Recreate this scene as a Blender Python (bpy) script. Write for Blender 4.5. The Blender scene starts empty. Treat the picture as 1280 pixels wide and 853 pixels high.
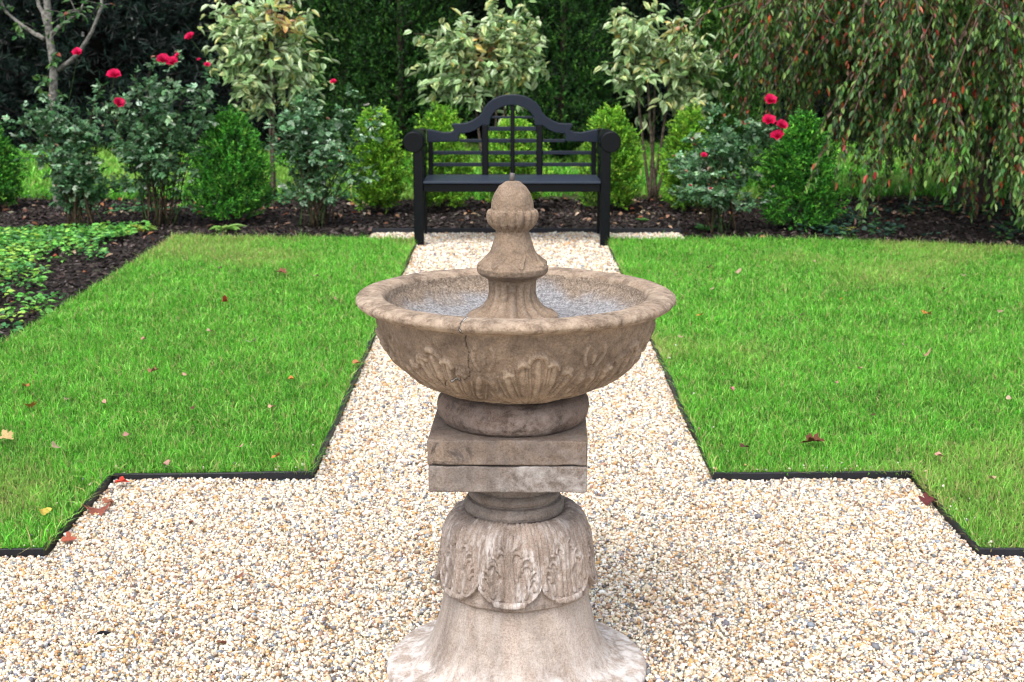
import bpy, bmesh, math
import numpy as np
from mathutils import Vector, Matrix

rng = np.random.default_rng(7)
SC = bpy.context.scene
COL = SC.collection
PI = math.pi

# ------------------------------------------------------------------ camera maths
F = 1778.0; TH = math.radians(12.39); H = 1.54
c_, s_ = math.cos(TH), math.sin(TH)
def G(u, v, z=0.0):
    a = (u - 640) / F; t = (v - 426.5) / F; k = (H - z) / (s_ + t * c_)
    return np.array([a * k, (c_ - t * s_) * k, z])
def zf(v, Y):
    t = (v - 426.5) / F
    return H + Y * (-s_ - t * c_) / (c_ - t * s_)
def ppm(z, Y):
    return F / (Y * c_ + (H - z) * s_)
def at(u, v, Y):
    z = zf(v, Y)
    return np.array([(u - 640) / ppm(z, Y), Y, z])

# ------------------------------------------------------------------ noise
def _hash(ix, iy, iz, seed):
    h = (ix * 374761393 + iy * 668265263 + iz * 1274126177 + seed * 974634777) & 0x7fffffff
    h = ((h ^ (h >> 13)) * 1274126177) & 0x7fffffff
    h = h ^ (h >> 16)
    return (h & 0xffff) / 65535.0
def noise3(P, sc, seed=0):
    Q = np.asarray(P, float) * sc
    I = np.floor(Q).astype(np.int64); f = Q - I; f = f * f * (3 - 2 * f)
    r = 0
    for dx in (0, 1):
        for dy in (0, 1):
            for dz in (0, 1):
                w = (f[:, 0] if dx else 1 - f[:, 0]) * (f[:, 1] if dy else 1 - f[:, 1]) * (f[:, 2] if dz else 1 - f[:, 2])
                r = r + w * _hash(I[:, 0] + dx, I[:, 1] + dy, I[:, 2] + dz, seed)
    return r * 2 - 1
def fbm(P, sc, seed=0, o=4):
    return sum(noise3(P, sc * 2 ** k, seed + k) * 0.5 ** k for k in range(o))
def ss(a, b, x):
    t = np.clip((x - a) / (b - a), 0, 1); return t * t * (3 - 2 * t)
def unit(v):
    return v / np.maximum(np.linalg.norm(v, axis=-1, keepdims=True), 1e-9)
def rand_dirs(n):
    return unit(rng.normal(size=(n, 3)))

# ------------------------------------------------------------------ mesh builder
class MB:
    def __init__(s): s.V = []; s.F = {3: [], 4: []}; s.C = []; s.n = 0
    def add(s, V, Fs, C=(1, 1, 1)):
        V = np.asarray(V, np.float32).reshape(-1, 3); C = np.asarray(C, np.float32)
        if C.ndim == 1: C = np.tile(C, (len(V), 1))
        for Fa in (Fs if isinstance(Fs, list) else [Fs]):
            Fa = np.asarray(Fa, np.int64); s.F[Fa.shape[1]].append(Fa + s.n)
        s.V.append(V); s.C.append(C); s.n += len(V)
        return s
    def build(s, name, mat, parent=None, smooth=True, loc=None, attr='Col'):
        V = np.concatenate(s.V); C = np.concatenate(s.C)
        me = bpy.data.meshes.new(name)
        f3 = np.concatenate(s.F[3]) if s.F[3] else np.zeros((0, 3), np.int64)
        f4 = np.concatenate(s.F[4]) if s.F[4] else np.zeros((0, 4), np.int64)
        idx = np.concatenate([f3.ravel(), f4.ravel()]).astype(np.int32)
        tot = np.concatenate([np.full(len(f3), 3), np.full(len(f4), 4)]).astype(np.int32)
        st = np.concatenate([[0], np.cumsum(tot)[:-1]]).astype(np.int32)
        me.vertices.add(len(V)); me.vertices.foreach_set('co', V.ravel())
        me.loops.add(len(idx)); me.loops.foreach_set('vertex_index', idx)
        me.polygons.add(len(tot)); me.polygons.foreach_set('loop_start', st)
        me.polygons.foreach_set('loop_total', tot)
        me.polygons.foreach_set('use_smooth', np.full(len(tot), smooth))
        ca = me.color_attributes.new(attr, 'FLOAT_COLOR', 'POINT')
        ca.data.foreach_set('color', np.concatenate([C, np.ones((len(C), 1), np.float32)], 1).astype(np.float32).ravel())
        me.update(calc_edges=True); me.validate()
        me.materials.append(mat)
        return link(name, me, parent, loc)
def link(name, me, parent=None, loc=None):
    o = bpy.data.objects.new(name, me); COL.objects.link(o)
    if parent is not None: o.parent = parent
    if loc is not None: o.location = loc
    return o
def thing(name, label, cat, loc=(0, 0, 0), rz=0, group=None):
    o = bpy.data.objects.new(name, None); COL.objects.link(o)
    o.empty_display_size = .1
    o.location = loc; o.rotation_euler = (0, 0, rz)
    return tag(o, label, cat, group)
def tag(o, label, cat, group=None, kind=None):
    o['label'] = label; o['category'] = cat
    if group: o['group'] = group
    if kind: o['kind'] = kind
    return o
def struct(o, kind='structure'):
    o['kind'] = kind; return o

def box(mb, lo, hi, C=(1, 1, 1), M=None):
    x0, y0, z0 = lo; x1, y1, z1 = hi
    V = np.array([(x0, y0, z0), (x1, y0, z0), (x1, y1, z0), (x0, y1, z0), (x0, y0, z1), (x1, y0, z1), (x1, y1, z1), (x0, y1, z1)])
    if M is not None: V = np.array([M @ Vector(v) for v in V])
    return mb.add(V, [(0, 3, 2, 1), (4, 5, 6, 7), (0, 1, 5, 4), (1, 2, 6, 5), (2, 3, 7, 6), (3, 0, 4, 7)], C) if False else \
        mb.add(V, np.array([(0, 3, 2, 1), (4, 5, 6, 7), (0, 1, 5, 4), (1, 2, 6, 5), (2, 3, 7, 6), (3, 0, 4, 7)]), C)
def tube(mb, pts, rad, n=6, C=(1, 1, 1), cap=True):
    P = np.asarray(pts, float); m = len(P)
    R = np.broadcast_to(np.asarray(rad, float), (m,))
    T = unit(np.gradient(P, axis=0))
    ref = np.array([0.31, 0.95, 0.05]) if abs(T[0] @ np.array([0.31, .95, .05])) < .9 else np.array([1., 0, 0])
    A = unit(np.cross(T, ref)); B = np.cross(T, A)
    a = np.arange(n) * 2 * PI / n
    V = P[:, None] + R[:, None, None] * (np.cos(a)[None, :, None] * A[:, None] + np.sin(a)[None, :, None] * B[:, None])
    i = np.arange(m - 1)[:, None] * n; j = np.arange(n)[None]
    Fq = np.stack([i + j, i + (j + 1) % n, i + n + (j + 1) % n, i + n + j], -1).reshape(-1, 4)
    V = V.reshape(-1, 3)
    if cap:
        V = np.vstack([V, P[-1], P[0]]); k = (m - 1) * n
        f3 = np.array([(k + q, k + (q + 1) % n, m * n) for q in range(n)] + [((q + 1) % n, q, m * n + 1) for q in range(n)])
        return mb.add(V, [Fq, f3], C)
    return mb.add(V, Fq, C)
def leaves(mb, P, D, N, L, W, Cm, Ce=None, fold=.22, droop=.15):
    """leaf = two folded quads round a midrib; every leaf has its own size and colour"""
    n = len(P); L = np.broadcast_to(L, (n,))[:, None]; W = np.broadcast_to(W, (n,))[:, None]
    D = unit(D); S = unit(np.cross(D, N)); U = np.cross(S, D)
    b = P; t = P + D * L - U * L * droop
    def side(k, f, w):
        return P + D * L * f + S * W * w * k + U * (W * abs(w) * fold * 2 - L * droop * f * f)
    V = np.stack([b, side(1, .28, .42), side(1, .62, .44), t, side(-1, .62, .44), side(-1, .28, .42)], 1)
    q = np.array([(0, 1, 2, 3), (0, 3, 4, 5)])
    Fq = (np.arange(n)[:, None, None] * 6 + q[None]).reshape(-1, 4)
    Cm = np.broadcast_to(np.asarray(Cm, float), (n, 3)); Ce = Cm if Ce is None else np.broadcast_to(np.asarray(Ce, float), (n, 3))
    C = np.stack([Cm, Ce, Ce, Cm, Ce, Ce], 1)
    mb.add(V.reshape(-1, 3), Fq, C.reshape(-1, 3))
def pick(n, pal, w, jit=.15):
    pal = np.array(pal, float); w = np.array(w, float) / sum(w)
    c = pal[rng.choice(len(pal), n, p=w)]
    return np.clip(c * (1 + rng.normal(size=(n, 1)) * jit) * (1 + rng.normal(size=(n, 3)) * jit * .3), .003, .95)

# ------------------------------------------------------------------ materials
def newmat(name):
    m = bpy.data.materials.new(name); m.use_nodes = True
    nt = m.node_tree; return m, nt, nt.nodes['Principled BSDF'], nt.nodes['Material Output']
def N(nt, t, **kw):
    n = nt.nodes.new(t)
    for k, v in kw.items():
        if k in n.inputs: n.inputs[k].default_value = v
        else: setattr(n, k, v)
    return n
def col_mat(name, rough=.5, trans=0.0, spec=.4, bump=None):
    m, nt, p, out = newmat(name)
    a = N(nt, 'ShaderNodeAttribute', attribute_name='Col')
    nt.links.new(a.outputs['Color'], p.inputs['Base Color'])
    p.inputs['Roughness'].default_value = rough; p.inputs['Specular IOR Level'].default_value = spec
    if trans:
        t = N(nt, 'ShaderNodeBsdfTranslucent'); nt.links.new(a.outputs['Color'], t.inputs['Color'])
        mx = N(nt, 'ShaderNodeMixShader', Fac=trans)
        nt.links.new(p.outputs[0], mx.inputs[1]); nt.links.new(t.outputs[0], mx.inputs[2])
        nt.links.new(mx.outputs[0], out.inputs['Surface'])
    if bump:
        tc = N(nt, 'ShaderNodeTexCoord'); nz = N(nt, 'ShaderNodeTexNoise', Scale=bump[0], Detail=6.0)
        nt.links.new(tc.outputs['Object'], nz.inputs['Vector'])
        b = N(nt, 'ShaderNodeBump', Strength=bump[1], Distance=bump[2])
        nt.links.new(nz.outputs['Fac'], b.inputs['Height']); nt.links.new(b.outputs['Normal'], p.inputs['Normal'])
    return m
def ramp(nt, src, stops):
    r = N(nt, 'ShaderNodeValToRGB'); e = r.color_ramp.elements
    while len(e) < len(stops): e.new(.5)
    for el, (pos, c) in zip(e, stops):
        el.position = pos; el.color = (*c, 1) if len(c) == 3 else c
    nt.links.new(src, r.inputs['Fac']); return r.outputs['Color']
def mix(nt, fac, a, b, mode='MIX'):
    n = N(nt, 'ShaderNodeMix', data_type='RGBA', blend_type=mode)
    for s, v in ((0, fac), (6, a), (7, b)):
        if hasattr(v, 'node'): nt.links.new(v, n.inputs[s])
        else: n.inputs[s].default_value = v if s == 0 else (*v, 1)
    return n.outputs[2]
def stone(name, light, mid, dark, white, w_amt=.5, d_amt=.4, streak=False, grain=260.0, bump=.55):
    """weathered cast stone. Col.r = wear (pale bloom), Col.g = added dark tone, Col.b = crack filler"""
    m, nt, p, out = newmat(name)
    tc = N(nt, 'ShaderNodeTexCoord'); V = tc.outputs['Object']
    if streak:
        mp = N(nt, 'ShaderNodeMapping'); mp.inputs['Scale'].default_value = (1, 1, .22)
        nt.links.new(V, mp.inputs['Vector']); VS = mp.outputs['Vector']
    else: VS = V
    def nz(scale, detail=6.0, rough=.6, vec=V, dist=0.0):
        n = N(nt, 'ShaderNodeTexNoise', Scale=scale, Detail=detail, Roughness=rough, Distortion=dist)
        nt.links.new(vec, n.inputs['Vector']); return n.outputs['Fac']
    base = ramp(nt, nz(9, 8, .65, VS, .4), [(.3, dark), (.48, mid), (.68, light)])
    a = N(nt, 'ShaderNodeAttribute', attribute_name='Col'); sp = N(nt, 'ShaderNodeSeparateColor')
    nt.links.new(a.outputs['Color'], sp.inputs[0])
    # fine grain: single grains of sand in the cast stone
    g = ramp(nt, nz(grain, 2, .5), [(.3, (.62, .6, .58)), (.5, (1, 1, 1)), (.7, (1.28, 1.26, 1.24))])
    base = mix(nt, .75, base, g, 'MULTIPLY')
    # dark stains, plus the dark tone from Col.g
    dm = ramp(nt, nz(22, 9, .7, VS, .6), [(.5, (0, 0, 0)), (.62, (1, 1, 1))])
    mg = N(nt, 'ShaderNodeMath', operation='MULTIPLY'); nt.links.new(dm, mg.inputs[0])
    ad = N(nt, 'ShaderNodeMath', operation='ADD'); nt.links.new(sp.outputs[1], ad.inputs[0]); ad.inputs[1].default_value = d_amt
    nt.links.new(ad.outputs[0], mg.inputs[1]); mg.use_clamp = True
    base = mix(nt, mg.outputs[0], base, tuple(x * .52 for x in dark))
    # pale lime bloom
    wm = ramp(nt, nz(30, 9, .72, VS, .3), [(.42, (0, 0, 0)), (.64, (1, 1, 1))])
    mw = N(nt, 'ShaderNodeMath', operation='MULTIPLY'); mw.use_clamp = True; nt.links.new(wm, mw.inputs[0])
    aw = N(nt, 'ShaderNodeMath', operation='MULTIPLY_ADD'); nt.links.new(sp.outputs[0], aw.inputs[0]); aw.inputs[1].default_value = 1.0; aw.inputs[2].default_value = w_amt
    nt.links.new(aw.outputs[0], mw.inputs[1])
    base = mix(nt, mw.outputs[0], base, white)
    cf = N(nt, 'ShaderNodeMath', operation='MULTIPLY'); cf.use_clamp = True; nt.links.new(sp.outputs[2], cf.inputs[0]); cf.inputs[1].default_value = 2.0
    base = mix(nt, cf.outputs[0], base, ramp(nt, sp.outputs[2], [(.5, (.035, .03, .028)), (.85, (.42, .42, .41))]))
    nt.links.new(base, p.inputs['Base Color'])
    p.inputs['Roughness'].default_value = .88; p.inputs['Specular IOR Level'].default_value = .25
    b1 = N(nt, 'ShaderNodeBump', Strength=bump, Distance=.004); b2 = N(nt, 'ShaderNodeBump', Strength=bump, Distance=.003)
    nt.links.new(nz(60, 8, .7), b1.inputs['Height']); nt.links.new(nz(grain * .6, 3, .6), b2.inputs['Height'])
    nt.links.new(b1.outputs[0], b2.inputs['Normal']); nt.links.new(b2.outputs[0], p.inputs['Normal'])
    return m
def ground_mat(name, stops, scale, rough=.95, bump=.6, dist=.02, voro=False):
    m, nt, p, out = newmat(name)
    tc = N(nt, 'ShaderNodeTexCoord')
    if voro:
        n = N(nt, 'ShaderNodeTexVoronoi', Scale=scale); src = N(nt, 'ShaderNodeSeparateColor')
        nt.links.new(tc.outputs['Object'], n.inputs['Vector']); nt.links.new(n.outputs['Color'], src.inputs[0])
        f = src.outputs[0]; hgt = n.outputs['Distance']
    else:
        n = N(nt, 'ShaderNodeTexNoise', Scale=scale, Detail=10.0, Roughness=.7); nt.links.new(tc.outputs['Object'], n.inputs['Vector'])
        f = hgt = n.outputs['Fac']
    nt.links.new(ramp(nt, f, stops), p.inputs['Base Color'])
    p.inputs['Roughness'].default_value = rough; p.inputs['Specular IOR Level'].default_value = .15
    b = N(nt, 'ShaderNodeBump', Strength=bump, Distance=dist); nt.links.new(hgt, b.inputs['Height']); nt.links.new(b.outputs[0], p.inputs['Normal'])
    return m

M_gravel = ground_mat('gravel_bed', [(.0, (.22, .17, .12)), (.4, (.5, .41, .30)), (.8, (.7, .62, .50))], 130, voro=True, dist=.006)
M_pebble = col_mat('pebble', .5, 0, .4)
M_soil = ground_mat('lawn_soil', [(.3, (.03, .045, .012)), (.7, (.07, .08, .028))], 60)
M_mulch = ground_mat('mulch_bed', [(.3, (.012, .010, .010)), (.55, (.035, .027, .024)), (.75, (.075, .06, .055))], 45, dist=.04)
M_chip = col_mat('mulch_chip', .85, 0, .2)
M_grass = col_mat('grass_blade', .5, .35, .3)
M_leaf = col_mat('leaf', .45, .22, .4)
M_gloss = col_mat('glossy_leaf', .46, .2, .35)
M_needle = col_mat('evergreen_spray', .55, .12, .3)
M_petal = col_mat('petal', .5, .25, .3)
M_dry = col_mat('dry_leaf', .7, .1, .2)
M_bark = col_mat('bark', .9, 0, .2, bump=(40, .8, .02))
_nt = M_bark.node_tree; _p = _nt.nodes['Principled BSDF']; _a = _nt.nodes['Attribute']; _n = N(_nt, 'ShaderNodeTexNoise', Scale=28.0, Detail=6.0, Roughness=.7)
_nt.links.new(_nt.nodes['Texture Coordinate'].outputs['Object'], _n.inputs['Vector'])
_nt.links.new(mix(_nt, 1.0, _a.outputs['Color'], ramp(_nt, _n.outputs['Fac'], [(.38, (.45, .45, .42)), (.55, (1, 1, 1)), (.68, (1.35, 1.4, 1.25))]), 'MULTIPLY'), _p.inputs['Base Color'])
M_edge = col_mat('edging_plastic', .55, 0, .35, bump=(60, .3, .004))
M_wood = col_mat('black_painted_wood', .36, 0, .22, bump=(14, .25, .004))
M_metal = col_mat('dull_metal', .5, 0, .5)
M_bowl = stone('bowl_stone', (.33, .245, .178), (.215, .158, .115), (.115, .084, .063), (.50, .395, .295), .14, .35, grain=230.0, bump=.9)
M_fin = stone('finial_stone', (.31, .225, .155), (.22, .158, .11), (.12, .09, .07), (.40, .32, .25), .14, .3, grain=230.0, bump=.8)
def lining_mat():
    m, nt, p, out = newmat('lining_stone')
    tc = N(nt, 'ShaderNodeTexCoord'); v1 = N(nt, 'ShaderNodeTexVoronoi', Scale=330.0); v2 = N(nt, 'ShaderNodeTexNoise', Scale=120.0, Detail=6.0, Roughness=.8)
    for n in (v1, v2): nt.links.new(tc.outputs['Object'], n.inputs['Vector'])
    sp = N(nt, 'ShaderNodeSeparateColor'); nt.links.new(v1.outputs['Color'], sp.inputs[0])
    a = N(nt, 'ShaderNodeAttribute', attribute_name='Col'); sa = N(nt, 'ShaderNodeSeparateColor'); nt.links.new(a.outputs['Color'], sa.inputs[0])
    grey = ramp(nt, v2.outputs['Fac'], [(.30, (.10, .098, .10)), (.48, (.24, .235, .24)), (.62, (.36, .355, .36)), (.75, (.50, .495, .50))])
    tan = ramp(nt, v2.outputs['Fac'], [(.3, (.11, .085, .065)), (.5, (.24, .185, .14)), (.72, (.42, .335, .25))])
    b = mix(nt, sa.outputs[0], grey, tan)
    b = mix(nt, .8, b, ramp(nt, sp.outputs[0], [(0, (.55, .54, .53)), (.5, (1, 1, 1)), (1, (1.3, 1.3, 1.3))]), 'MULTIPLY')
    nt.links.new(b, p.inputs['Base Color']); p.inputs['Roughness'].default_value = .9; p.inputs['Specular IOR Level'].default_value = .2
    bp = N(nt, 'ShaderNodeBump', Strength=.5, Distance=.003); nt.links.new(v1.outputs['Distance'], bp.inputs['Height']); nt.links.new(bp.outputs[0], p.inputs['Normal'])
    return m
M_lining = lining_mat()
M_ring = stone('ring_stone', (.20, .145, .115), (.13, .095, .078), (.07, .053, .046), (.36, .30, .27), .2, .5)
M_slab = stone('slab_stone', (.27, .205, .155), (.185, .14, .11), (.11, .085, .07), (.36, .32, .30), .2, .3)
M_slab2 = stone('grey_slab_stone', (.26, .215, .185), (.185, .15, .128), (.11, .09, .077), (.46, .43, .41), .2, .3)
M_collar = stone('collar_stone', (.355, .28, .232), (.25, .196, .162), (.13, .101, .085), (.64, .60, .575), .10, .35, True, bump=.8)
M_foot = stone('foot_stone', (.455, .375, .32), (.35, .285, .24), (.215, .172, .145), (.64, .60, .57), .30, .15, True, bump=.7)

# ------------------------------------------------------------------ layout
PW = .70; YB = 10.36; YT = 10.80; XE = 1.39; Y1 = 4.73; Y2 = 3.99; XB = -2.50
ZL = .018                                                     # lawn soil above the gravel
def sheet(name, poly, z, mat, res=None):
    me = bpy.data.meshes.new(name); me.from_pydata([(x, y, z) for x, y in poly], [], [list(range(len(poly)))]); me.update()
    me.materials.append(mat); return struct(link(name, me))
sheet('ground', [(-60, -30), (60, -30), (60, 90), (-60, 90)], -.012, M_mulch)
sheet('gravel_path', [(-6, -3), (6, -3), (6, 3.9), (3.2, 4.1), (1.5, 4.85), (.8, 5), (.8, 10.2), (1.3, 10.3), (1.3, 10.82), (-1.08, 10.82), (-1.08, 10.3), (-.8, 10.2), (-.8, 5), (-1.5, 4.85), (-3.2, 4.1), (-6, 3.9)], 0, M_gravel)
LL = [(-PW, YB), (XB, YB + .12), (XB + .02, 7), (-2.56, 5.4), (-2.7, Y2), (-XE, Y2), (-XE, Y1), (-PW, Y1)]
RL = [(PW, YB), (PW, Y1), (XE, Y1), (XE, Y2), (6.5, Y2), (6.5, 9.2), (3.6, 9.95), (2.4, 10.30), (1.3, YB)]
sheet('lawn', LL, ZL, M_soil); sheet('lawn', RL, ZL, M_soil)
sheet('rear_lawn', [(-14, 13.1), (14, 13.1), (14, 20.5), (-14, 20.5)], .002, M_soil)

def inpoly(x, y, poly):
    r = np.zeros(len(x), bool); j = len(poly) - 1
    for i in range(len(poly)):
        xi, yi = poly[i]; xj, yj = poly[j]
        if yi != yj:
            r ^= ((yi > y) != (yj > y)) & (x < (xj - xi) * (y - yi) / (yj - yi) + xi)
        j = i
    return r
def scatter(x0, x1, y0, y1, dens, fn):
    n = int((x1 - x0) * (y1 - y0) * dens)
    x = rng.uniform(x0, x1, n); y = rng.uniform(y0, y1, n); k = fn(x, y)
    return x[k], y[k]

# ------------------------------------------------------------------ gravel
def ico():
    p = (1 + 5 ** .5) / 2
    V = np.array([(-1, p, 0), (1, p, 0), (-1, -p, 0), (1, -p, 0), (0, -1, p), (0, 1, p), (0, -1, -p), (0, 1, -p), (p, 0, -1), (p, 0, 1), (-p, 0, -1), (-p, 0, 1)], float)
    Fc = np.array([(0, 11, 5), (0, 5, 1), (0, 1, 7), (0, 7, 10), (0, 10, 11), (1, 5, 9), (5, 11, 4), (11, 10, 2), (10, 7, 6), (7, 1, 8), (3, 9, 4), (3, 4, 2), (3, 2, 6), (3, 6, 8), (3, 8, 9), (4, 9, 5), (2, 4, 11), (6, 2, 10), (8, 6, 7), (9, 8, 1)])
    return unit(V), Fc
IV, IF = ico()
def rotmats(n):
    q = rng.normal(size=(n, 4)); q /= np.linalg.norm(q, axis=1, keepdims=True); w, x, y, z = q.T
    return np.stack([1 - 2 * (y * y + z * z), 2 * (x * y - z * w), 2 * (x * z + y * w), 2 * (x * y + z * w), 1 - 2 * (x * x + z * z), 2 * (y * z - x * w), 2 * (x * z - y * w), 2 * (y * z + x * w), 1 - 2 * (x * x + y * y)], 1).reshape(n, 3, 3)
def in_gravel(x, y):
    g = ((y < Y2 - .008) | ((np.abs(x) < XE - .012) & (y < Y1 - .012)) | ((np.abs(x) < PW - .012) & (y < YB + .1)) | ((x > -1.06) & (x < 1.28) & (y > YB + .03) & (y < YT)))
    return g & ((x ** 2 + (y - 3.24) ** 2) > .30 ** 2) & (np.abs(x) < .36 * y + .75)
PEB = [(.74, .68, .57), (.66, .56, .42), (.55, .42, .28), (.55, .32, .14), (.37, .34, .31), (.15, .15, .165), (.24, .27, .31), (.30, .19, .13), (.80, .77, .70)]
PWT = [26, 24, 17, 10, 5, 7, 4, 6, 12]
gb = MB()
for (y0, y1, dens, sz) in ((2.5, 3.0, 6000, .0062), (3.0, 4.75, 22500, .0041), (4.75, 7.0, 16500, .0047), (7.0, 10.85, 9000, .0062)):
    x, y = scatter(-3.3, 3.3, y0, y1, dens, in_gravel); n = len(x)
    r = sz * np.exp(rng.normal(size=n) * .27)
    sc = np.stack([r * rng.uniform(.95, 1.5, n), r, r * rng.uniform(.55, .9, n)], 1)
    W = IV[None] * (1 + .16 * rng.normal(size=(n, 12, 1)).clip(-1.5, 1.5)) * sc[:, None]
    W = np.einsum('nij,nkj->nki', rotmats(n), W)
    lump = .005 * noise3(np.stack([x, y, x * 0], 1), 6) + .004
    W += np.stack([x, y, r * .35 + rng.uniform(0, .006, n) + lump + .003], 1)[:, None]
    C = pick(n, PEB, PWT, .1)
    gb.add(W.reshape(-1, 3), (np.arange(n)[:, None, None] * 12 + IF[None]).reshape(-1, 3), np.repeat(C, 12, 0))
# a few stones kicked over the edging on to the grass
e = rng.uniform(0, 1, 130); sx = rng.choice([-1, 1], 130); k = rng.integers(0, 3, 130); off = np.abs(rng.normal(size=130)) * .035 + .012
x = np.where(k == 0, sx * (PW + off), np.where(k == 1, sx * (PW + (XE - PW) * e), sx * (XE + off))); y = np.where(k == 0, Y1 + (YB - Y1) * e ** 1.6, np.where(k == 1, Y1 + off, Y2 + (Y1 - Y2) * e)); n = 130
r = .0042 * np.exp(rng.normal(size=n) * .25); W = IV[None] * np.stack([r * 1.2, r, r * .75], 1)[:, None]; W = np.einsum('nij,nkj->nki', rotmats(n), W) + np.stack([x, y, ZL + rng.uniform(.006, .026, n)], 1)[:, None]
gb.add(W.reshape(-1, 3), (np.arange(n)[:, None, None] * 12 + IF[None]).reshape(-1, 3), np.repeat(pick(n, PEB, PWT, .1), 12, 0))
o = gb.build('gravel', M_pebble); tag(o, 'cream and tan pea gravel covering the path and plaza', 'gravel', kind='stuff')

# ------------------------------------------------------------------ grass
def blades(mb, x, y, z, hgt, wid, straw=.10, tint=None):
    n = len(x); P = np.stack([x, y, np.full(n, z)], 1)
    nz = fbm(np.stack([x, y, x * 0], 1), .9, 3, 3); n2 = noise3(np.stack([x, y, x * 0], 1), 9, 11)
    h = hgt * np.exp(rng.normal(size=n) * .28) * (1 + .25 * n2); w = wid * rng.uniform(.7, 1.3, n)
    az = rng.uniform(0, 2 * PI, n); lean = np.abs(rng.normal(size=n)) * .62 + .10
    d = np.stack([np.cos(az), np.sin(az), az * 0], 1); sd = np.stack([-np.sin(az + rng.normal(size=n) * .8), np.cos(az + rng.normal(size=n) * .8), az * 0], 1)
    up = np.array([0, 0, 1.]); hh = h[:, None]; ww = w[:, None] / 2; l = lean[:, None]
    m = P + up * hh * .55 + d * hh * l * .35; t = P + up * hh * (1 - .25 * l) + d * hh * l * 1.1
    V = np.stack([P - sd * ww, P + sd * ww, m + sd * ww * .85, m - sd * ww * .85, t], 1)
    k = np.arange(n)[:, None] * 5
    q = (k + np.array([[0, 1, 2, 3]])); tr = (k + np.array([[3, 2, 4]]))
    C = pick(n, [(.095, .36, .024), (.15, .47, .040), (.28, .58, .11), (.05, .22, .018)], [32, 30, 22, 16], .24)
    yel = ss(-.1, .7, nz)[:, None]
    C = C * (1 - .42 * yel) + np.array([.36, .50, .11]) * .42 * yel
    C = C * (1.10 + .14 * n2[:, None] + .10 * noise3(np.stack([x, y, x * 0], 1), 2.6, 21)[:, None])
    s = rng.uniform(size=n) < straw * (1 + 1.6 * yel[:, 0])
    C[s] = pick(int(s.sum()), [(.50, .42, .20), (.42, .36, .14), (.34, .42, .10)], [3, 2, 3], .15)
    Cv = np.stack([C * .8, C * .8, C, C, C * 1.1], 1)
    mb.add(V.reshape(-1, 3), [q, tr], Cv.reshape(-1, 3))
for poly, lab in ((LL, 'short green grass of the lawn left of the gravel path'), (RL, 'short green grass of the lawn right of the gravel path')):
    mb = MB()
    for (y0, y1, dens, hg, wd) in ((3.9, 5.2, 25000, .029, .0024), (5.2, 7.2, 18500, .030, .0029), (7.2, 10.6, 12500, .032, .0037)):
        x, y = scatter(-6.5, 6.5, y0, y1, dens, lambda x, y: inpoly(x, y, poly) & (np.abs(x) < .365 * y + .7))
        blades(mb, x, y, ZL, hg, wd)
    # a ragged fringe leaning over the edging
    pts = list(zip(poly, poly[1:] + poly[:1]))
    for (a, b) in pts:
        a = np.array(a); b = np.array(b); L = np.linalg.norm(b - a); n = int(L * 900); q = rng.uniform(size=n)
        e = a + (b - a) * q[:, None] + rng.normal(size=(n, 2)) * .010
        k = (np.abs(e[:, 0]) < .365 * e[:, 1] + .7) & (inpoly(e[:, 0], e[:, 1], poly))
        blades(mb, e[k, 0], e[k, 1], ZL, .040, .0032, .22)
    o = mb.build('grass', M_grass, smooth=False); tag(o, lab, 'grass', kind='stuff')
mb = MB()
x, y = scatter(-11.5, 11.5, 13.0, 20.3, 850, lambda x, y: (np.abs(x) < .37 * y + 4) & (y > 13.1 + .25 * np.sin(x * 2.1)))
blades(mb, x, y, .0, .07, .016, .02)
o = mb.build('grass', M_grass, smooth=False); tag(o, 'bright grass behind the shrubs at the wood edge', 'grass', kind='stuff')

# ------------------------------------------------------------------ edging
def edging(name, line, label, top=.036, th=.012, group=None):
    P = np.array(line, float); L = [P[0]]
    for a, b in zip(P[:-1], P[1:]):                            # resample so that the strip can wander a little
        n = max(2, int(np.linalg.norm(b - a) / .12))
        L += [a + (b - a) * k / n for k in range(1, n + 1)]
    L = np.array(L); corner = np.array([np.min(np.linalg.norm(P - q, axis=1)) < .01 for q in L])
    w = np.stack([fbm(np.c_[L, L[:, :1] * 0], 2.0, 5, 2), fbm(np.c_[L, L[:, :1] * 0], 2.0, 15, 2)], 1) * .011; w[corner] *= .4
    L = L + w; T = unit(np.gradient(L, axis=0)); Nn = np.stack([-T[:, 1], T[:, 0]], 1)
    tz = top + .009 * fbm(np.c_[L, L[:, :1] * 0], 1.6, 25, 2)
    prof = [(-th / 2, None), (-th / 2, -.003), (-th * .3, 0), (th * .3, 0), (th / 2, -.003), (th / 2, None)]
    V = np.stack([np.c_[L + Nn * a, np.full(len(L), -.02) if dz is None else tz + dz] for a, dz in prof], 1)
    m = len(prof); i = np.arange(len(L) - 1)[:, None] * m; j = np.arange(m - 1)[None]
    q = np.stack([i + j, i + j + 1, i + m + j + 1, i + m + j], -1).reshape(-1, 4)
    e = (len(L) - 1) * m
    q = np.vstack([q, [(0, 1, 2, 3)], [(0, 3, 4, 5)], [(e + 3, e + 2, e + 1, e)], [(e + 5, e + 4, e + 3, e)]])
    C = np.array([.012, .013, .017]) * (1 + .25 * fbm(V.reshape(-1, 3), 5, 3, 3))[:, None]
    o = MB().add(V.reshape(-1, 3), q, C).build(name, M_edge, smooth=False); return tag(o, label, 'edging', group)
edging('lawn_edging', [(-PW, YB), (-PW, Y1), (-XE, Y1), (-XE, Y2), (-2.75, Y2)], 'low black edging strip stepping around the left lawn', group='lawn edging strips')
edging('lawn_edging', [(PW, YB), (PW, Y1), (XE, Y1), (XE, Y2), (3.4, Y2)], 'low black edging strip stepping around the right lawn', group='lawn edging strips')
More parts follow.
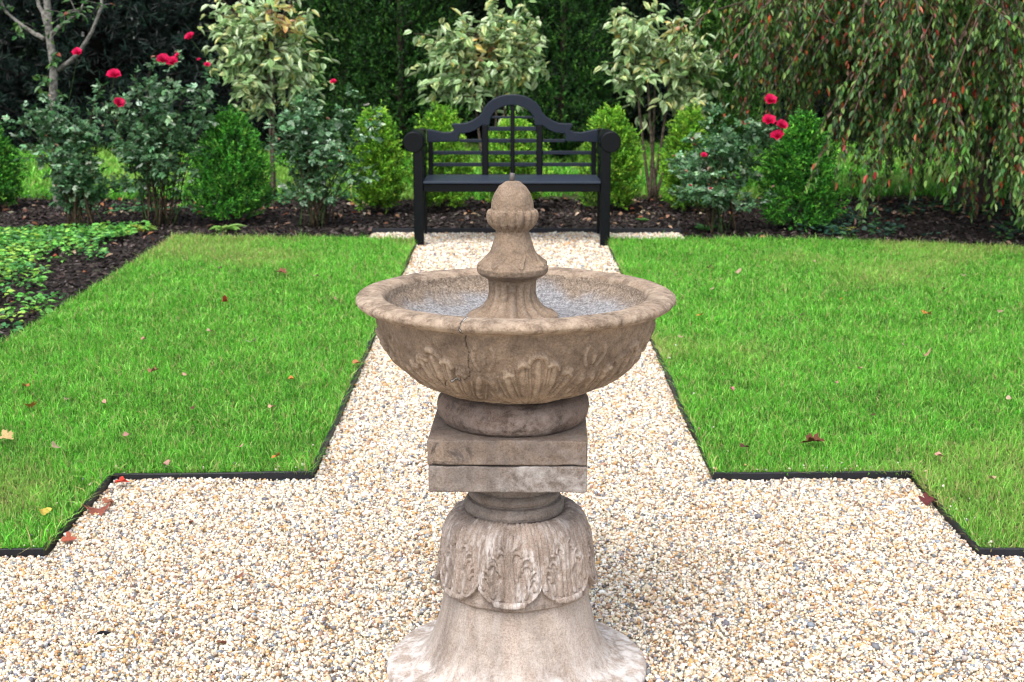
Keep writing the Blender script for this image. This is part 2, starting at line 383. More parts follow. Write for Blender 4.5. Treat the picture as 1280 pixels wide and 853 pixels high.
edging('path_edging', [(-1.07, YT), (1.29, YT)], 'straight black edging board closing the gravel behind the bench', .052, .024)

# ------------------------------------------------------------------ fountain
FY = 3.24
FT = thing('stone_fountain', 'weathered tan stone fountain with wide cracked bowl in the gravel plaza', 'fountain', (0, FY, 0))
def prof(lst, cx, rows, smooth=2):
    R = np.array([[hw / ppm(zf(v, FY), FY), zf(v, FY)] for hw, v in lst])
    s = np.concatenate([[0], np.cumsum(np.linalg.norm(np.diff(R, axis=0), axis=1))])
    q = np.linspace(0, s[-1], rows); out = np.stack([np.interp(q, s, R[:, 0]), np.interp(q, s, R[:, 1])], 1)
    for _ in range(smooth):
        out[1:-1] = .25 * out[:-2] + .5 * out[1:-1] + .25 * out[2:]
    return out, (cx - 640) / ppm(zf(500, FY), FY)
def revolve(name, mat, lst, cx, nphi, rows, disp=None, parent=FT, rough=.0012, smooth=2, close=False, seed=1):
    R, ox = prof(lst, cx, rows, smooth)
    ph = -PI + np.arange(nphi) * 2 * PI / nphi
    PH, T = np.meshgrid(ph, np.linspace(0, 1, rows)); r = np.repeat(R[:, :1], nphi, 1); z = np.repeat(R[:, 1:], nphi, 1)
    tn = unit(np.gradient(R, axis=0)); nr = -tn[:, 1:2]; nzv = tn[:, :1]          # outward normal when the profile runs downwards
    col = np.zeros((rows, nphi, 3)); d = np.zeros_like(r)
    if disp: d, col = disp(PH, T, r, z)
    X = np.stack([r * np.sin(PH), -r * np.cos(PH), z], -1)
    d = d + (rough * fbm(X.reshape(-1, 3), 45, seed, 3) + rough * 1.6 * fbm(X.reshape(-1, 3), 9, seed + 7, 2)).reshape(r.shape)
    r2 = r + d * nr; z2 = z + d * nzv
    V = np.stack([r2 * np.sin(PH) + ox, -r2 * np.cos(PH), z2], -1).reshape(-1, 3)
    i = np.arange(rows - 1)[:, None] * nphi; j = np.arange(nphi)[None]
    q = np.stack([i + j, i + nphi + j, i + nphi + (j + 1) % nphi, i + (j + 1) % nphi], -1).reshape(-1, 4)
    return MB().add(V, q, col.reshape(-1, 3)).build(name, mat, parent)
def gauss(x, w): return np.exp(-(x / w) ** 2)
def wrap(ph, ph0, n):
    a = (ph - ph0) / (2 * PI / n); return (a - np.round(a)) * 2       # -1..1 across one sector

def strokes(X, Y, lines, w, amp):
    """raised carved lines: lines are polylines in the same metric plane as X, Y; rounded ridge of half width w"""
    d = np.full(X.shape, 9.0)
    for L in lines:
        L = np.asarray(L, float)
        if len(L) == 3: L = np.array([(1 - t) ** 2 * L[0] + 2 * t * (1 - t) * (2 * L[1] - .5 * (L[0] + L[2])) + t * t * L[2] for t in np.linspace(0, 1, 7)])
        for (ax, ay), (bx, by) in zip(L[:-1], L[1:]):
            L2 = (bx - ax) ** 2 + (by - ay) ** 2
            u = np.clip(((X - ax) * (bx - ax) + (Y - ay) * (by - ay)) / max(L2, 1e-9), 0, 1)
            d = np.minimum(d, np.hypot(X - ax - u * (bx - ax), Y - ay - u * (by - ay)))
    return amp * np.sqrt(np.clip(1 - (d / w) ** 2, 0, 1)) ** 1.2, d
def arc(cx, cy, r, a0, a1, n=8, sq=1.0):
    return [(cx + r * math.cos(math.radians(a)), cy + r * sq * math.sin(math.radians(a))) for a in np.linspace(a0, a1, n)]
# foot
revolve('foot', M_foot, [(86, 724), (89, 733), (91, 747), (95, 765), (100, 782), (107, 798), (117, 811), (131, 818), (148, 821), (158, 823), (161.5, 827), (161.5, 834), (158, 842)], 645.5, 360, 120,
        lambda PH, T, r, z: (np.zeros_like(r), np.stack([ss(.195, .25, r) * .95, .25 * (ss(.6, .2, T)) * (PH < 0) * gauss(PH + .7, .35), r * 0], -1)), rough=.0012, smooth=1, seed=3)
# acanthus collar
def collar(PH, T, r, z):
    n8 = np.round((PH - math.radians(-5)) / (PI / 4)); vr = .5 * np.sin(n8 * 2.7)            # no two leaves quite alike
    wob = .030 * np.sin(PH * 5.3 + T * 6) + .015 * np.sin(PH * 11.7 - T * 9)
    s = wrap(PH, math.radians(-5), 8) + wob; a = np.abs(s)
    HX, HY = .0727, .21                                                                      # half sector and leaf length in metres
    tb = .90 - .17 * a ** 3.0 + .007 * np.cos(a * PI * 4.5 + vr) * ss(.15, .4, a)
    lf = ss(0, .018, tb - T); flare = np.clip(T / np.maximum(tb, .2), 0, 1) ** 4
    h = lf * (.0040 + .0070 * flare) * (1 - .35 * ss(.75, 1.0, a))
    X, Y = a * HX, T * HY
    m = lambda L: [(x * HX, y * HY) for x, y in L]
    flutes = [m([(x0, .12), (x0 * 1.02 + .02, .28), (x1, y1)]) for x0, x1, y1 in ((.30, .22, .33), (.52, .50, .40), (.72, .76, .50), (.93, .98, .72))]
    f1, _ = strokes(X, Y, flutes, .0085, .0038)
    ribs = [m([(.06, .26), (.07, .6), (.08, .82)]), m([(.34, .48), (.26, .64), (.27, .80)]), m([(.58, .58), (.56, .68), (.50, .78)]), m([(.84, .54), (.86, .64), (.80, .72)])]
    f2, _ = strokes(X, Y, ribs, .0062, .0046)
    eyes = [arc(x * HX, y * HY, rr, a0, a1, 9, .8) for x, y, rr, a0, a1 in ((.25, .43, .0100, 165, 345), (.53, .54, .0095, 170, 350), (.76, .66, .0085, 170, 350))]
    eyes += [m([(.12, .40), (.17, .36), (.30, .33)]), m([(.38, .50), (.45, .45), (.58, .44)]), m([(.62, .62), (.70, .57), (.82, .56)])]
    f3, _ = strokes(X, Y, eyes, .0036, .0050)
    holes = np.zeros_like(r)
    for x, y, q in ((.25, .405, .0062), (.53, .515, .0058), (.76, .635, .0050), (.30, .62, .0042), (.55, .70, .0040)):
        holes = np.maximum(holes, gauss(np.hypot((X - x * HX) * 1.0, (Y - y * HY) * .62), q))
    h += lf * (np.maximum(np.maximum(f1, f2), f3) - .0060 * holes)
    h += lf * .0052 * gauss(T - tb + .030, .022) - lf * .0045 * gauss(a - 1, .05) * ss(.2, .4, T)
    P3 = np.stack([PH.ravel() * 55, r.ravel() * 0, T.ravel() * 30], 1)
    fx = fbm(P3, .6, 5, 4).reshape(r.shape)
    h += lf * .0004 * fbm(P3, 1.0, 15, 3).reshape(r.shape)
    rel = (np.maximum(np.maximum(f1, f2), f3) / .005) + gauss(T - tb + .03, .03)
    wear = np.clip((.30 * rel + .38 * gauss(PH + .05, .75) * ss(.2, .4, T) + .12) * ss(-.35, .30, fx), 0, .95) * (.35 + .65 * lf)
    return h, np.stack([wear, lf * .5 * holes + .2 * (1 - lf) * (T > .3), h * 0], -1)  # darker inside the carved holes and below the leaf tips
revolve('acanthus_collar', M_collar, [(50, 641), (58, 637.5), (67, 636), (76, 640), (83, 648), (88.5, 661), (91.5, 680), (92.5, 698), (93.5, 717), (95.5, 720), (95.5, 726), (92, 729), (86, 730)], 645.5, 1200, 260, collar, rough=.0011, smooth=3, seed=4)
revolve('neck_ring', M_slab2, [(40, 570), (50, 572), (50.5, 600), (51, 606), (54, 607.5), (56.5, 610), (57.5, 613.5), (56.5, 617), (54.5, 618), (54.5, 619), (59, 620), (62, 624), (62.8, 629), (61.5, 634), (58, 637.5), (50, 639)], 643.5, 240, 200, None, seed=5)
# plinth slabs
def slab(name, mat, u0, u1, v0, v1, rz, seed, chip):
    fy = FY - .182; hw = .5 * (u1 - u0) / ppm(zf(v0, fy), fy); z1 = zf(v0, fy); z0 = zf(v1, fy)
    cx = ((u0 + u1) / 2 - 640) / ppm(zf(v0, fy), fy)
    n = 44; mb = MB()
    bm = bmesh.new(); bmesh.ops.create_cube(bm, size=1.0)
    bmesh.ops.scale(bm, vec=(2 * hw, .365, z1 - z0), verts=bm.verts)
    bmesh.ops.bevel(bm, geom=bm.edges[:], offset=.004, segments=2, affect='EDGES', profile=.6)
    bmesh.ops.subdivide_edges(bm, edges=[e for e in bm.edges if e.calc_length() > .05], cuts=40, use_grid_fill=True)
    bmesh.ops.triangulate(bm, faces=[f for f in bm.faces if len(f.verts) > 4])
    bm.verts.ensure_lookup_table()
    V = np.array([v.co for v in bm.verts]); Nn = np.array([v.normal for v in bm.verts])
    edge = np.maximum.reduce([np.minimum(np.abs(V[:, 0]) / hw, np.abs(V[:, 2]) / ((z1 - z0) / 2)), np.minimum(np.abs(V[:, 0]) / hw, np.abs(V[:, 1]) / .1825), np.minimum(np.abs(V[:, 1]) / .1825, np.abs(V[:, 2]) / ((z1 - z0) / 2))])
    d = .0004 * fbm(V, 40, seed, 3) - chip * ss(.9, 1, edge) * ss(.1, .6, fbm(V, 22, seed + 3, 3))
    V = V + Nn * d[:, None]
    me = bpy.data.meshes.new(name)
    for v, q in zip(bm.verts, V): v.co = q
    bm.to_mesh(me); bm.free()
    ca = me.color_attributes.new('Col', 'FLOAT_COLOR', 'POINT')
    P = V; blob = ss(-.1, .15, fbm(P, 9, seed + 5, 3) - (P[:, 2] / (z1 - z0)) * 1.2 - .35 - P[:, 0] * 2.2) * .9
    w = ss(.0, .35, P[:, 0] / hw * .8 + .5 * fbm(P, 12, seed + 9, 3)) * (.55 if 'grey' in mat.name else .2)
    ca.data.foreach_set('color', np.stack([w, blob * (0.9 if 'grey' not in mat.name else .2), w * 0, w * 0 + 1], 1).astype(np.float32).ravel())
    me.materials.append(mat)
    for p in me.polygons: p.use_smooth = True
    o = link(name, me, FT, (cx, 0, (z0 + z1) / 2)); o.rotation_euler = (0, 0, rz); return o
o = slab('plinth_slab', M_slab, 536.5, 737.6, 551, 582.3, math.radians(-1.6), 21, .0035); o['label'] = 'brown upper plinth slab with dark stains'
o = slab('plinth_slab', M_slab2, 538, 736.6, 583.4, 616.3, math.radians(-1.6), 31, .003); o['label'] = 'grey lower plinth slab with pale lichen'
revolve('torus_ring', M_ring, [(55, 481), (76, 481), (78, 483), (79, 486), (83, 487), (89, 490), (93.5, 496), (95, 504), (93.5, 513), (89, 520), (82, 525), (60, 527)], 641.5, 300, 110,
        lambda PH, T, r, z: (r * 0, np.stack([.75 * gauss(PH - .15, .7) * gauss(T - .62, .22), r * 0 + .15, r * 0], -1)), rough=.0007, seed=6)
# bowl with acanthus relief and the repaired crack
BOWL = [(162.5, 374), (163, 370), (166, 366), (174, 363.5), (185, 363.5), (194, 365.5), (199, 369), (199.5, 373), (196, 377), (188, 380), (179.5, 381.5), (176.5, 383.5), (176, 387), (174, 396), (170, 408), (163.5, 421), (151.5, 441), (127, 462), (92, 477.5), (70, 484), (66, 486), (66, 493), (58, 495)]
_B = np.array([[hw / ppm(zf(v, FY), FY), zf(v, FY)] for hw, v in BOWL]); _B = np.concatenate([[0], np.cumsum(np.linalg.norm(np.diff(_B, axis=0), axis=1))]); _B /= _B[-1]
BT0, BT1 = _B[12], _B[20]
def bowl(PH, T, r, z):
    t = np.clip((T - BT0) / (BT1 - BT0), -.5, 1)                                            # 0 under the lip .. 1 at the foot, along the wall
    body = ss(.02, .07, t) * ss(1.0, .93, t)
    n8 = np.round((PH - math.radians(9.5)) / (PI / 4))
    s = wrap(PH, math.radians(9.5), 8) + .03 * np.sin(PH * 6.1 + t * 5) + .03 * np.sin(n8 * 3.1) * t; a = np.abs(s)
    X = a * (PI / 8) * np.maximum(r, .2); Y = t * .235; sg = np.sign(s)
    c = lambda L: [(x * .15, y * .235) for x, y in L]
    fr = [c([(.0, .97), (.0, .6), (.0, .20)]), c([(.03, .97), (.13, .60), (.24, .22)]), c([(.06, .97), (.26, .62), (.46, .28)]), c([(.09, .97), (.38, .66), (.66, .36)]), c([(.12, .97), (.49, .72), (.82, .46)]), c([(.15, .98), (.58, .79), (.93, .58)]), c([(.19, .98), (.66, .88), (.98, .72)])]
    f1, d1 = strokes(X, Y, fr, .0070, .0068)
    veins = [c([(.045, .9), (.20, .60), (.35, .26)]), c([(.075, .9), (.32, .64), (.56, .32)]), c([(.105, .92), (.435, .69), (.74, .41)]), c([(.015, .9), (.065, .6), (.12, .20)]), c([(.135, .94), (.535, .755), (.875, .52)]), c([(.0, .75), (.10, .52), (.16, .22)]), c([(.10, .75), (.24, .52), (.40, .26)])]
    f2, _ = strokes(X, Y, veins, .0028, .0046)
    f3, _ = strokes(X, Y, [[(.0, .030), (.008, .031), (.015, .036), (.018, .044)], [(.020, .052), (.030, .047), (.040, .050), (.043, .059)], [(.052, .072), (.062, .070), (.068, .077)]], .0058, .0105)
    vol = [[(x * .15, y * .235) for x, y in ((1.0, .06), (.90, .08), (.82, .14), (.80, .22), (.86, .27), (.94, .25), (.95, .18))], c([(1.0, .16), (.97, .3), (1.0, .60)]), c([(.70, .26), (.66, .16), (.72, .08)])]
    f4, _ = strokes(X, Y, vol, .0050, .0058)
    leafm = ss(.020, .007, d1)
    rel = np.maximum(np.maximum(f1, f2), np.maximum(f3, f4))
    X3 = np.stack([r * np.sin(PH), -r * np.cos(PH), z], -1).reshape(-1, 3)
    h = body * (rel * (.80 + .25 * fbm(X3, 16, 61, 2).reshape(r.shape)) + .0022 * leafm)
    h += .0012 * body * fbm(X3, 40, 77, 3).reshape(r.shape)
    # crack, drawn in (angle, height) on the bowl itself
    pts = [(-.312, 359), (-.318, 380), (-.335, 389), (-.322, 397), (-.318, 405), (-.337, 414), (-.335, 424), (-.345, 435), (-.43, 439), (-.50, 440), (-.57, 444), (-.62, 452)]
    pz = [(q, zf(v, FY)) for q, v in pts]; px = PH * .33; d = np.full_like(r, 9.)
    nj = lambda f, sd: noise3(np.stack([PH.ravel() * 22 * f, z.ravel() * 80 * f, r.ravel() * 0], 1), 1.0, sd).reshape(r.shape)
    jx, jz = .0035 * nj(1, 9) + .0016 * nj(3, 19), .003 * nj(1.3, 29)
    for (p0, q0), (p1, q1) in zip(pz[:-1], pz[1:]):
        ax, ay, bx, by = p0 * .33, q0, p1 * .33, q1; L2 = (bx - ax) ** 2 + (by - ay) ** 2
        u = np.clip(((px - ax) * (bx - ax) + (z - ay) * (by - ay)) / L2, 0, 1)
        d = np.minimum(d, np.hypot(px + jx - ax - u * (bx - ax), z + jz - ay - u * (by - ay)))
    on = (r > .17) & (T > .02)
    pale = np.clip(ss(zf(384, FY), zf(380, FY), z) + ss(-.36, -.42, PH) * ss(-.3, .3, nj(.8, 39)), 0, 1)
    h = h - .0035 * gauss(d, .0014) * on * (1 - .6 * pale)
    crackc = on * np.clip(.42 * ss(.0023, .0007, d) + pale * .5 * ss(.0034, .0014, d), 0, 1) * ss(-.75, -.2, nj(1.7, 49))
    lip = ss(.0, -.05, t)
    wear = np.clip(.62 * lip + body * np.clip(rel * 70, 0, .5) + .55 * gauss(PH + 1.25, .3) * lip, 0, .9)
    return h, np.stack([wear, .15 * body * (1 - leafm), crackc], -1)
BO = revolve('bowl', M_bowl, BOWL, 644.5, 1440, 240, bowl, rough=.0008, smooth=2, seed=8)
def lining(PH, T, r, z):
    X = np.stack([r * np.sin(PH), -r * np.cos(PH), z], -1).reshape(-1, 3)
    return (.0009 * fbm(X, 120, 5, 2)).reshape(r.shape), np.stack([np.clip(ss(.26, .06, T + .10 * fbm(X, 14, 6, 3).reshape(r.shape)), 0, 1), r * 0, r * 0], -1)
revolve('lining', M_lining, [(20, 414), (70, 413), (112, 409), (136, 402), (152, 391), (161, 378), (163, 370)][::-1], 644.5, 720, 200, lining, parent=BO, rough=.0008, seed=9)
# finial
def finial(PH, T, r, z):
    def zz(v): return zf(v, FY)
    g = ss(zz(261), zz(264), z) * ss(zz(289), zz(284), z)
    h = g * .0042 * (np.abs(np.cos(PH * 8 + .3)) - .65) * 1.5
    k = ss(zz(312), zz(328), z) * ss(zz(333), zz(331), z)                              # small leaves on the skirt
    s = wrap(PH, .25, 8); tt = np.clip((zz(312) - z) / (zz(312) - zz(331)), 0, 1)
    h += .0048 * gauss(np.abs(s) - (1 - tt * .95), .11) * k
    fl = ss(zz(350), zz(356), z) * ss(zz(396), zz(391), z)
    h += fl * .0030 * (np.abs(np.cos(PH * 8)) * 2 - 1.2)
    return h, np.stack([fl * .5 * np.clip(h * 200, 0, 1) + .1, .2 * g * (h < -.002), h * 0], -1)
FI = revolve('finial', M_fin, [(.5, 226), (8, 227.5), (16, 233), (22, 242), (25.5, 252), (26.3, 260), (26.5, 262), (29.5, 263), (31, 267), (31, 272), (28.5, 279), (23, 285), (20.5, 288), (20.7, 292), (24, 303), (28.5, 315), (35, 325), (41.5, 329), (42.5, 330), (42.3, 331), (45, 333), (44, 339.5), (40, 343), (34, 345.5), (30.5, 348), (28, 356), (27.8, 364), (30.5, 374), (37, 383), (46, 388.5), (54, 391.5), (57, 393.5), (57.5, 398), (56.5, 400), (56.5, 425)], 640.5, 480, 260, finial, rough=.0009, smooth=1, seed=11)
mb = MB(); zt = zf(228, FY) ; tube(mb, [(0, 0, zt), (0, 0, zf(222, FY)), (.001, 0, zf(216.5, FY))], [.006, .0058, .0062], 10, (.10, .085, .08)); mb.build('nozzle_pipe', M_metal, FI, True)
ox = (640.5 - 640) / ppm(.6, FY)

# ------------------------------------------------------------------ bench
BK = (.0012, .0018, .0038); SKY_SHEEN = (.028, .037, .058)  # second tone: bluish sky sheen painted into the seat's colour
BY0, BY1 = 10.15, 10.72
BT = thing('garden_bench', 'black wooden bench with high arched back and scrolled arms', 'bench', (0, BY0, 0))
def soft(o, w=.006):
    m = o.modifiers.new('bevel', 'BEVEL'); m.width = w; m.segments = 2; m.limit_method = 'ANGLE'; m.angle_limit = math.radians(40); return o
def bpart(name, boxes, parent=BT, w=.006, C=BK):
    mb = MB()
    for lo, hi in boxes: box(mb, (lo[0], lo[1] - BY0, lo[2]), (hi[0], hi[1] - BY0, hi[2]), C)
    return soft(mb.build(name, M_wood, parent, smooth=False), w)
def bx(u, Y, v=200): return (u - 640.3) / ppm(zf(v, Y), Y)
zs = zf(227, BY0); zs0 = zf(230, BY0); za = zf(240.5, BY0)
xl = bx(516.5, BY0); xw = .070
zr = zf(178, BY0); rr = .074
for s in (-1, 1):
    a, b = sorted((s * abs(xl), s * (abs(xl) - xw)))
    bpart('leg', [((a, BY0, 0), (b, BY0 + .068, zr - .03))])
    a, b = sorted((s * (abs(xl) - .012), s * (abs(xl) - .062)))
    bpart('leg', [((a, BY1 - .055, 0), (b, BY1, zr + .06))])
    mb = MB()                                                                          # arm: a roll running front to back over a board
    cx = s * (abs(xl) - .004); n = 28; ang = np.arange(n) * 2 * PI / n
    for (y0, y1, r0) in ((BY0 - .012, BY1 - .058, rr),):
        ys = [y0, y0 + .006, y0 + .2, y1 - .1, y1]
        rs = [r0 - .006, r0, r0 * .97, r0 * .9, r0 * .82]
        V = np.array([[(cx + q * math.cos(t), yy - BY0, zr + q * math.sin(t)) for t in ang] for yy, q in zip(ys, rs)]).reshape(-1, 3)
        i = np.arange(len(ys) - 1)[:, None] * n; j = np.arange(n)[None]
        q4 = np.stack([i + j, i + (j + 1) % n, i + n + (j + 1) % n, i + n + j], -1).reshape(-1, 4)
        k = len(V); e = (len(ys) - 1) * n
        f3 = np.array([((q + 1) % n, q, k) for q in range(n)] + [(e + q, e + (q + 1) % n, k + 1) for q in range(n)])
        mb.add(np.vstack([V, [(cx, y0 - BY0, zr)], [(cx, y1 - BY0, zr)]]), [q4, f3], BK)
    ao = mb.build('armrest', M_wood, BT, True)
    ao.data.polygons.foreach_set('use_smooth', [len(p.vertices) == 4 for p in ao.data.polygons])
    xi = s * (abs(xl) - .052)
    bpart('side_rail', [((min(xi, xi - s * .022), BY0 + .07, zr - .12 + k * 0), (max(xi, xi - s * .022), BY1 - .058, zr - .045)),
                        ((min(xi, xi - s * .02), BY0 + .07, zs + .1), (max(xi, xi - s * .02), BY1 - .058, zs + .13)),
                        ((min(xi, xi - s * .022), BY0 + .07, za + .0), (max(xi, xi - s * .022), BY1 - .058, zs0 - .004))], ao)
xi = abs(xl) - xw - .001
sw = (BY1 - .06 - BY0 + .012) / 6
bpart('seat', [((-xi - .0, BY0 - .012 + k * sw, zs0 + .001), (xi + .0, BY0 - .012 + k * sw + sw - .010, zs - .003 * (k > 3))) for k in range(6)], w=.004, C=SKY_SHEEN)
bpart('apron', [((-xi, BY0 + .012, za), (xi, BY0 + .040, zs0 - .001))])
bpart('rear_rail', [((-xi + .01, BY1 - .045, za + .02), (xi - .01, BY1 - .02, zs - .002))])
YBK = BY1 - .03
def q3(x, y): return (bx(490 + x / 4.063, YBK, 100 + y / 4.063), zf(100 + y / 4.063, YBK))
top = [(178, 250), (200, 252), (230, 259), (262, 266), (300, 264), (316, 254), (313, 243), (304, 236), (306, 225), (318, 220), (345, 221), (375, 219), (410, 205), (440, 186), (458, 165), (468, 142), (490, 115), (515, 97), (545, 83), (580, 75), (612, 73)]
bot = [(612, 127), (585, 130), (555, 140), (530, 155), (512, 175), (502, 195), (497, 231), (458, 231), (440, 245), (420, 258), (395, 267), (370, 271), (346, 273), (342, 285), (343, 305), (335, 313), (300, 314), (250, 314), (178, 319)]
outl = [q3(x, y) for x, y in top] + [q3(1224 - x, y) for x, y in top[-2::-1]] + [q3(1224 - x, y) for x, y in bot[:0:-1]] + [q3(x, y) for x, y in bot]
def extrude(name, outl, y0, y1, parent, C, mat, w=.006):
    bm = bmesh.new(); lo = [bm.verts.new((x, y0 - BY0, z)) for x, z in outl]; hi = [bm.verts.new((x, y1 - BY0, z)) for x, z in outl]
    n = len(outl); fa = bm.faces.new(lo); fb = bm.faces.new(hi[::-1])
    for i in range(n): bm.faces.new((lo[i], hi[i], hi[(i + 1) % n], lo[(i + 1) % n]))
    bmesh.ops.recalc_face_normals(bm, faces=bm.faces); bmesh.ops.triangulate(bm, faces=[fa, fb])
    me = bpy.data.meshes.new(name); bm.to_mesh(me); bm.free()
    ca = me.color_attributes.new('Col', 'FLOAT_COLOR', 'POINT'); ca.data.foreach_set('color', np.tile(np.array([*C, 1], np.float32), (len(me.vertices), 1)).ravel())
    me.materials.append(mat); return soft(link(name, me, parent), w)
CR = extrude('crest_rail', outl, YBK - .024, YBK + .024, BT, (.013, .018, .030), M_wood)  # crest colour lightened to hold a bluish sky sheen
def zb(y): return q3(0, y)[1]
def xb(x): return q3(x, 250)[0]
zl = zs - .01
lat = []
for (x0, x1, ytop, dy) in ((603, 624, 128, .014), (458, 490, 232, .019), (735, 767, 232, .019), (184, 208, 317, .017), (1016, 1040, 317, .017)):
    lat.append(((xb(x0), YBK - dy, zl), (xb(x1), YBK + dy, zb(ytop) + .004)))
for b_ in lat: bpart('back_post', [b_], BT)
sl = []
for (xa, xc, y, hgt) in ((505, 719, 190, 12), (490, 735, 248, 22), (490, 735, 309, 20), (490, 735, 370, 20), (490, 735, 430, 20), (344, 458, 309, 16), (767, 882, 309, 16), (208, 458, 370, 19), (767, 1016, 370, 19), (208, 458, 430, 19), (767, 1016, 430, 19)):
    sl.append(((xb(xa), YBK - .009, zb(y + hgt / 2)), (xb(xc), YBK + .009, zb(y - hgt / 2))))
bpart('back_slats', sl, BT, .003, (.013, .018, .030))  # slats carry the same painted sheen as the crest

# ------------------------------------------------------------------ plants
def bez(a, b, c, n=10):
    t = np.linspace(0, 1, n)[:, None]; a, b, c = map(np.asarray, (a, b, c))
    return (1 - t) ** 2 * a + 2 * t * (1 - t) * b + t * t * c
def polysample(pts, n):
    P = np.asarray(pts); d = np.concatenate([[0], np.cumsum(np.linalg.norm(np.diff(P, axis=0), axis=1))]); q = np.linspace(0, d[-1], n)
    return np.stack([np.interp(q, d, P[:, k]) for k in range(3)], 1)

def evergreen(name, label, cat, loc, h, r, pal, wts, n, spray=.045, leafw=.010, shape='egg', group=None, jag=.12, kmax=9, zmax=None, base=.04, nleaf=9, seed=0, lean=.6):
    """clipped or columnar evergreen: sprigs of small leaves through the crown's shell and depth, on a real stem"""
    root = thing(name, label, cat, loc, 0, group)
    u = rng.uniform(size=n); zt = u ** .85
    if shape == 'egg': prof = lambda q: np.sin(np.clip(q * .86 + .14, 0, 1) ** .8 * PI) ** .62 * (1 - .25 * q)
    elif shape == 'cone': prof = lambda q: 1.80 * np.clip(q + .06, 0, 1) ** .40 * np.clip(1 - q, 0, 1) ** .60 + .02
    else: prof = lambda q: ss(0, .1, q) * (1 - ss(.75, 1.0, q) * .85)
    az = rng.uniform(0, 2 * PI, n); dep = 1 - .55 * rng.uniform(size=n) ** 2.0
    X0 = np.stack([np.cos(az) * .6, np.sin(az) * .6, zt * h / r * .6], 1)
    lump = 1 + jag * 1.6 * fbm(X0, 2.6, seed + 40, 3) + jag * .6 * rng.normal(size=n) * .5
    R = r * prof(zt) * dep * lump
    z = base + zt * (h - base) * (1 + .05 * rng.normal(size=n) * (zt > .6))
    P = np.stack([R * np.cos(az), R * np.sin(az), z], 1)
    if zmax is not None:
        k = (z < zmax) | (rng.uniform(size=n) < .25); P = P[k]; az = az[k]; zt = zt[k]; n = len(P)
    out = np.stack([np.cos(az), np.sin(az), np.zeros(n)], 1)
    D = unit(out * rng.uniform(.3, 1.1, n)[:, None] + np.array([0, 0, lean]) + .45 * rng.normal(size=(n, 3)))
    Csp = pick(n, pal, wts, .22)
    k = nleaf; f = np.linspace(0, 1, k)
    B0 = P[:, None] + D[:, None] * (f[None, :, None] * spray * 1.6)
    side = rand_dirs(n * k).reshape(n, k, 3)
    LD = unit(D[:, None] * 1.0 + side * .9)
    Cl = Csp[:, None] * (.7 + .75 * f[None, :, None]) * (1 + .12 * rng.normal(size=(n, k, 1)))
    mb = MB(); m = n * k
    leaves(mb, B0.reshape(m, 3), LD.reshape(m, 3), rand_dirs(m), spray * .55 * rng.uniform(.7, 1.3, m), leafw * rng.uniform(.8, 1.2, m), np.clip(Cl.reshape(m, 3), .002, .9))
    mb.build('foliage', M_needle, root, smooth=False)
    sb = MB(); tube(sb, [(0, 0, -.03), (.01, 0, h * .35), (0, .01, h * .8)], [max(.012, r * .08), max(.01, r * .06), .004], 7, (.06, .045, .035))
    for q in range(7):
        a = q * 2.4; zz = h * (.08 + .09 * q); e = r * .7 * float(prof(np.array([.1 + .09 * q]))[0])
        tube(sb, bez((0, 0, zz), (e * .5 * math.cos(a), e * .5 * math.sin(a), zz + .03), (e * math.cos(a), e * math.sin(a), zz + e * .5), 5), np.linspace(max(.008, r * .03), .003, 5), 5, (.06, .045, .035))
    sb.build('stem', M_bark, root)
    return root
BOXP = [(.03, .15, .015), (.06, .24, .022), (.12, .34, .035), (.014, .065, .010)]
YELP = [(.09, .25, .016), (.17, .37, .026), (.27, .46, .045), (.035, .11, .012)]
bushes = [
    # u of axis, v of base, half width px, top v, palette, label
    (-8, 262, 44, 140, BOXP, 'dark clipped evergreen bush cut by the left picture edge', 'egg', .85),
    (291, 279, 46, 132, BOXP, 'bright green pointed boxwood between two rose bushes with hosta leaves below', 'cone', 1.0),
    (472, 266, 36, 128, YELP, 'yellowish cone evergreen left of the black bench', 'cone', .92),
    (553, 264, 42, 128, YELP, 'yellow green cone evergreen behind the left half of the bench', 'cone', .92),
    (642, 262, 44, 138, YELP, 'yellow green cone evergreen behind the middle of the bench', 'cone', .92),
    (762, 264, 42, 126, YELP, 'yellow green cone evergreen behind the right arm of the bench', 'cone', .95),
    (860, 266, 34, 128, YELP, 'slim yellowish cone evergreen behind the right rose bush', 'cone', .92),
    (1000, 287, 50, 136, BOXP, 'plump dark green boxwood beside the hanging cherry branches', 'egg', .95),
]
for i, (u, v, hw, vt, pal, lab, shp, k) in enumerate(bushes):
    g = G(u, v); h = zf(vt + 21, g[1]); r = hw / ppm(.4, g[1]) * k * (.80 if pal is YELP else .88)
    evergreen('boxwood' if pal is BOXP else 'conical_evergreen', lab, 'evergreen shrub', g, h, r, pal, [4, 4, 2, 2], 2300, .046, .0105, shp, 'evergreen shrubs along the bed', .30, seed=i * 13, nleaf=10, lean=.9 if shp == 'cone' else .5)

